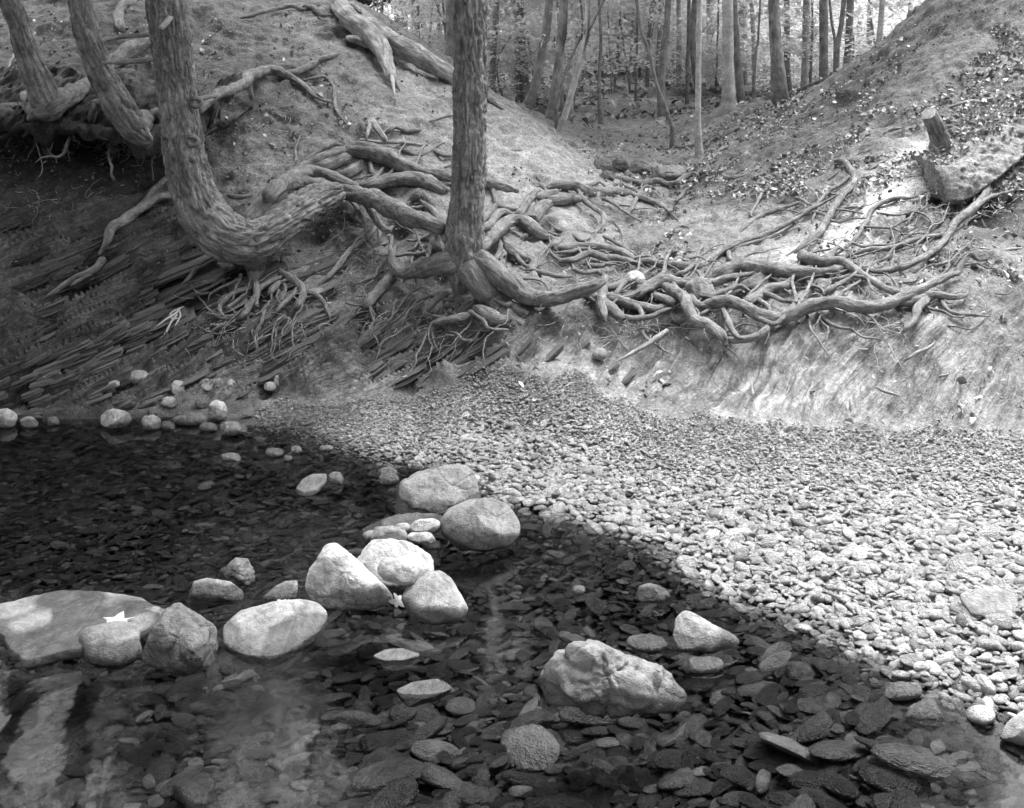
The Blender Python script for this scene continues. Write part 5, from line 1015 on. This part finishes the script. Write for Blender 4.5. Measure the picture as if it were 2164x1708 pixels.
FT = [
 ('B', [(222, 0, 14), (224, 120, 15)], 17, 'thin dark trunk behind the crest, farthest left', None), ('B', [(248, 0, 12), (244, 120, 12)], 20, 'second thin trunk from the left behind the crest', None), ('B', [(272, 0, 24), (272, 150, 26)], 16, 'third trunk from the left behind the crest', None),
 ('B', [(405, 0, 44), (420, 260, 48)], 20, 'mid-sized trunk behind the crest right of the thin trio', None), ('B', [(496, 0, 18), (505, 290, 20)], 15, 'slim straight trunk behind the hollow log', None), ('B', [(622, 0, 20), (635, 340, 24)], 17, 'slender trunk left of the dark trunk by the middle tree', None), ('B', [(698, 0, 62), (706, 430, 64)], 13, 'broad dark trunk just behind the middle tree on its left', None),
 ('B', [(985, 0, 36), (968, 300, 40), (962, 560, 44)], 14, 'dark trunk just behind the middle tree on its right', None), ('B', [(1125, 0, 74), (1140, 350, 76), (1152, 690, 84)], 15, 'broad dark trunk wrapped in needles right of the middle tree', None), ('B', [(1315, 0, 52), (1285, 220, 52), (1225, 540, 56), (1165, 690, 62)], 12.5, 'mottled trunk with a bent foot right of the middle tree', None),
 ('B', [(1250, 0, 20), (1262, 300, 24), (1268, 620, 26)], 19, 'thin straight trunk behind the bent-footed trunk', None), ('B', [(1405, 0, 58), (1385, 250, 58), (1350, 560, 62), (1318, 790, 70)], 11.5, 'dark leaning trunk standing at the left rim of the gully', None), ('B', [(1555, -20, 34), (1540, 230, 36), (1480, 480, 38), (1405, 740, 42), (1352, 905, 48)], 10, 'slim pale leaning trunk rooted at the gully edge', M_PALEBARK),
 ('B', [(1660, -10, 16), (1520, 200, 18), (1425, 420, 18), (1360, 640, 20)], 10.8, 'thin stem crossing behind the slim pale leaning trunk', None), ('B', [(1622, -10, 18), (1636, 240, 20), (1622, 500, 20), (1635, 810, 28)], 13, 'wavy thin trunk standing in the gully', None), ('B', [(1500, 0, 34), (1492, 400, 36), (1540, 740, 60)], 24, 'pale broad trunk deep in the forest beyond the gully', M_PALEBARK),
 ('B', [(1495, 100, 14), (1490, 760, 14)], 18, 'thin straight stem left of the wavy trunk', None), ('B', [(1448, 0, 34), (1440, 800, 38)], 13.5, 'pale straight trunk behind the leaning gully trunk', M_PALEBARK), ('B', [(1852, -10, 20), (1925, 280, 22), (1990, 560, 24), (2075, 760, 28)], 10.5, 'slanting thin dark trunk right of the gully', None), ('B', [(1862, 60, 13), (1850, 660, 15)], 16, 'thin upright stem behind the slanting trunk', None),
 ('B', [(2055, 0, 40), (2030, 260, 42), (2010, 530, 46)], 13, 'dark straight trunk above the root plate right of the gully', None), ('B', [(1830, 200, 18), (1805, 690, 22)], 19, 'slim stem in the middle of the forest gap', None), ('B', [(1745, 300, 18), (1735, 730, 20)], 21, 'faint stem left of the forest gap centre', None), ('B', [(1690, 350, 10), (1715, 720, 10)], 17, 'very thin leaning stem in the forest gap', None), ('B', [(2120, 150, 32), (2122, 580, 34)], 18, 'greyish trunk right of the dark straight trunk', M_PALEBARK),
 ('C', [(82, -10, 22), (70, 560, 24)], 15, 'thin dark trunk left of the slim gully trunk', None), ('C', [(146, -20, 32), (140, 400, 35), (138, 800, 40), (150, 1025, 52)], 9.4, 'slim straight trunk rooted at the gully mouth', M_PALEBARK), ('C', [(215, 60, 50), (215, 540, 54)], 19, 'grey trunk behind the slim gully trunk', M_PALEBARK), ('C', [(262, 150, 12), (248, 540, 14)], 17, 'thin stem beside the grey trunk', None), ('C', [(322, 0, 72), (324, 400, 72), (328, 740, 84)], 11.6, 'smooth pale trunk on the plateau right of the gully', M_PALEBARK),
 ('C', [(420, 0, 54), (420, 540, 58)], 17, 'pale speckled trunk behind the smooth pale trunk', M_PALEBARK), ('C', [(522, 60, 13), (500, 300, 14), (482, 580, 18)], 13, 'slender bent stem between the pale and the dark trunk', None), ('C', [(602, -20, 72), (622, 280, 78), (648, 625, 92)], 10.8, 'dark rough leaning trunk on the right skyline', M_BARK), ('C', [(690, 0, 36), (690, 400, 38)], 16, 'trunk just right of the dark leaning trunk', None),
 ('C', [(812, 0, 44), (800, 520, 48)], 15, 'pale trunk behind the right skyline', M_PALEBARK), ('C', [(918, 0, 56), (920, 420, 58)], 14, 'broad dark trunk behind the right skyline', None), ('C', [(955, 0, 16), (988, 230, 20), (990, 440, 30)], 13.2, 'left stem of the forked tree on the right skyline', None), ('C', [(1045, 0, 30), (1010, 230, 32), (996, 440, 36)], 13, 'right stem of the forked tree on the right skyline', None), ('C', [(1085, 0, 44), (1065, 380, 46)], 14.5, 'trunk right of the forked tree', None), ('C', [(1285, 0, 34), (1255, 280, 38)], 12.5, 'pale trunk high on the right skyline', M_PALEBARK)]
for i, (z, pts, d, lab, mt) in enumerate(FT): far_tree(z, pts, d, lab, mt, cs=.36 if i < 7 else (.6 if i % 2 else .34))
# saplings with pale layered leaves under the trees, and the deep forest
for k in range(170):
    d = fr.uniform(13, 40); u = fr.uniform(880, 2000) if d > 15 else fr.choice([fr.uniform(1180, 1330), fr.uniform(1600, 1950), fr.uniform(900, 1100)])
    if 1230 < u < 1420 and d < 17: d += 7
    x = (u-CU)/FP*d; bz = zlook(np.array([x]), np.array([d]))[0]; T = empty('understorey_sapling', (x, d, bz-.03), 'pale-leaved sapling growing in the shade of the far forest', 'sapling', 'saplings under the forest trees')
    h = fr.uniform(2.2, 5) if k % 2 else fr.uniform(.9, 2.0); P = np.array([(x, d, bz-.05), (x+fr.uniform(-.2, .2), d, bz+h*.5), (x+fr.uniform(-.4, .4), d, bz+h)]); C = catmull(P, 14); V, F, CO = tube_geo(C, np.linspace(.022, .006, 14), 6, .05, 0, k)
    under(mesh_obj('trunk', V, F, M_FAR, attrs={'bark': ('FLOAT_VECTOR', CO)}), T); o = bpy.data.objects.new('crown', SAP[k % 5]); link(o); o.location = (x, d, bz+h*(.18 if k % 2 else .05)); s = h/4.2; o.scale = (s*(1 if k % 2 else 1.7),)*2+(s,); o.rotation_euler = (0, 0, fr.uniform(0, 6)); under(o, T)
for k in range(28):
    d = fr.uniform(28, 80); u = fr.uniform(800, 3100); x = (u-CU)/FP*d; bz = zlook(np.array([x]), np.array([d]))[0]
    T = empty('far_forest_tree', (x, d, bz-.05), 'far forest tree with pale leafy crown behind all others', 'tree', 'far trees closing the forest')
    h = fr.uniform(14, 22); r = fr.uniform(.1, .24); P = np.array([(x, d, bz-.1), (x+fr.uniform(-.3, .3), d, bz+h*.5), (x+fr.uniform(-.6, .6), d, bz+h)]); C = catmull(P, 16); V, F, CO = tube_geo(C, np.linspace(r, r*.3, 16), 8, .05, 0, k)
    under(mesh_obj('trunk', V, F, M_FAR, attrs={'bark': ('FLOAT_VECTOR', CO)}), T)
    o = bpy.data.objects.new('crown', FC[k % 4]); link(o); o.location = (x, d, bz+h*.45); s = fr.uniform(1.1, 1.7); o.scale = (s, s, s); o.rotation_euler = (0, 0, fr.uniform(0, 6)); under(o, T)
    if k % 2 == 0:
        o = bpy.data.objects.new('crown', SAP[k % 5]); link(o); o.location = (x, d, bz+.2); o.scale = (2.2, 2.2, 1.8); o.rotation_euler = (0, 0, fr.uniform(0, 6)); under(o, T)

for k in range(16):  # unseen trees added behind and beside the camera to cut frontal sky light
    a = math.radians(95+170*k/15.0*1.0); R_ = fr.uniform(8, 14); x, y = 1.0+R_*math.cos(a+math.radians(0))*1.0, 3.0-R_*abs(math.sin(a)) if False else 2.0+R_*math.sin(math.radians(180+190*k/15.0-5)); x = .5+R_*math.cos(math.radians(180+190*k/15.0-5))
    T = empty('light_block_tree', (x, y, -.4), 'unseen hemlock added behind the viewer to block frontal light', 'tree', 'unseen trees added to block frontal light')
    P = np.array([(x, y, -.5), (x+.1, y, 5), (x, y, 13)]); C = catmull(P, 12); V, F, CO = tube_geo(C, np.linspace(.2, .06, 12), 8, .05, 0, k); under(mesh_obj('trunk', V, F, M_FAR, attrs={'bark': ('FLOAT_VECTOR', CO)}), T)
    o = bpy.data.objects.new('crown', NEAR_CROWN[k % 2]); link(o); o.location = (x, y, 1.5); o.scale = (1.25, 1.25, 1.35); o.rotation_euler = (0, 0, k*1.3); under(o, T)

for k in range(46):                                    # slender poles between the big trunks
    d = fr.uniform(14, 36); u = fr.uniform(860, 1960); x = (u-CU)/FP*d; bz = zlook(np.array([x]), np.array([d]))[0]; r = fr.uniform(.018, .06); h = fr.uniform(7, 13)
    T = empty('pole_tree', (x, d, bz-.05), 'slender bare pole of a young tree deep in the forest', 'tree', 'slender poles between the forest trunks')
    P = np.array([(x, d, bz-.1), (x+fr.uniform(-.15, .15), d, bz+1.2), (x+fr.uniform(-.4, .4), d, bz+3), (x+fr.uniform(-.9, .9), d, bz+h)]); C = catmull(P, 26); V, F, CO = tube_geo(C, np.linspace(r, r*.4, 26), 8, .08, 0, k); under(mesh_obj('trunk', V, F, M_PALEBARK if k % 3 == 0 else M_FAR, attrs={'bark': ('FLOAT_VECTOR', CO)}), T)
    o = bpy.data.objects.new('crown', SAP[k % 5]); link(o); o.location = (C[-8][0], C[-8][1], bz+h*.7); o.rotation_euler = (0, 0, k); under(o, T)

for k in range(18):                                    # darker conifers beyond the left hill, mirrored in the pool
    u = -620+1400*k/17.0+fr.uniform(-25, 25); d = fr.uniform(26, 38); x = (u-CU)/FP*d; bz = zlook(np.array([x]), np.array([d]))[0]; tp = (fr.uniform(.51, .57) if k % 4 else fr.uniform(.6, .72))*(d-3); gap = 520 < u < 760 or 20 < u < 150; tp = tp if not gap else fr.uniform(.49, .53)*(d-3)
    T = empty('far_conifer', (x, d, bz-.05), 'dark conifer beyond the left hill, seen mirrored in the pool', 'tree', 'dark conifers mirrored in the pool')
    C = np.linspace((x, d, bz-.1), (x, d, tp), 10); V, F, CO = tube_geo(C, np.linspace(.2, .04, 10), 7, .04, 0, k); under(mesh_obj('trunk', V, F, M_FAR, attrs={'bark': ('FLOAT_VECTOR', CO)}), T)
    o = bpy.data.objects.new('crown', FCD[k % 3]); link(o); o.location = (x, d, bz+1.2); o.scale = (1.05, 1.05, (tp-bz-1.2)/9); o.rotation_euler = (0, 0, k*1.1); under(o, T)

for k, u in enumerate((30, 165, 330, 535, 625, 745)):   # thin-crowned hardwoods whose gaps let the sky through
    d = fr.uniform(24, 30); x = (u-CU)/FP*d; bz = zlook(np.array([x]), np.array([d]))[0]; T = empty('open_crowned_tree', (x, d, bz-.05), 'open-crowned tree beyond the left hill, mirrored against the sky', 'tree', 'open-crowned trees mirrored in the pool')
    C = np.linspace((x, d, bz-.1), (x+fr.uniform(-.8, .8), d, 21), 14); V, F, CO = tube_geo(C, np.linspace(.16, .05, 14), 7, .06, 0, k); under(mesh_obj('trunk', V, F, M_FAR, attrs={'bark': ('FLOAT_VECTOR', CO)}), T)
    o = bpy.data.objects.new('crown', SAP[k % 5]); link(o); o.location = (x, d, 9.5); o.scale = (1.25, 1.25, 3.2); o.rotation_euler = (0, 0, k*2.1); under(o, T)
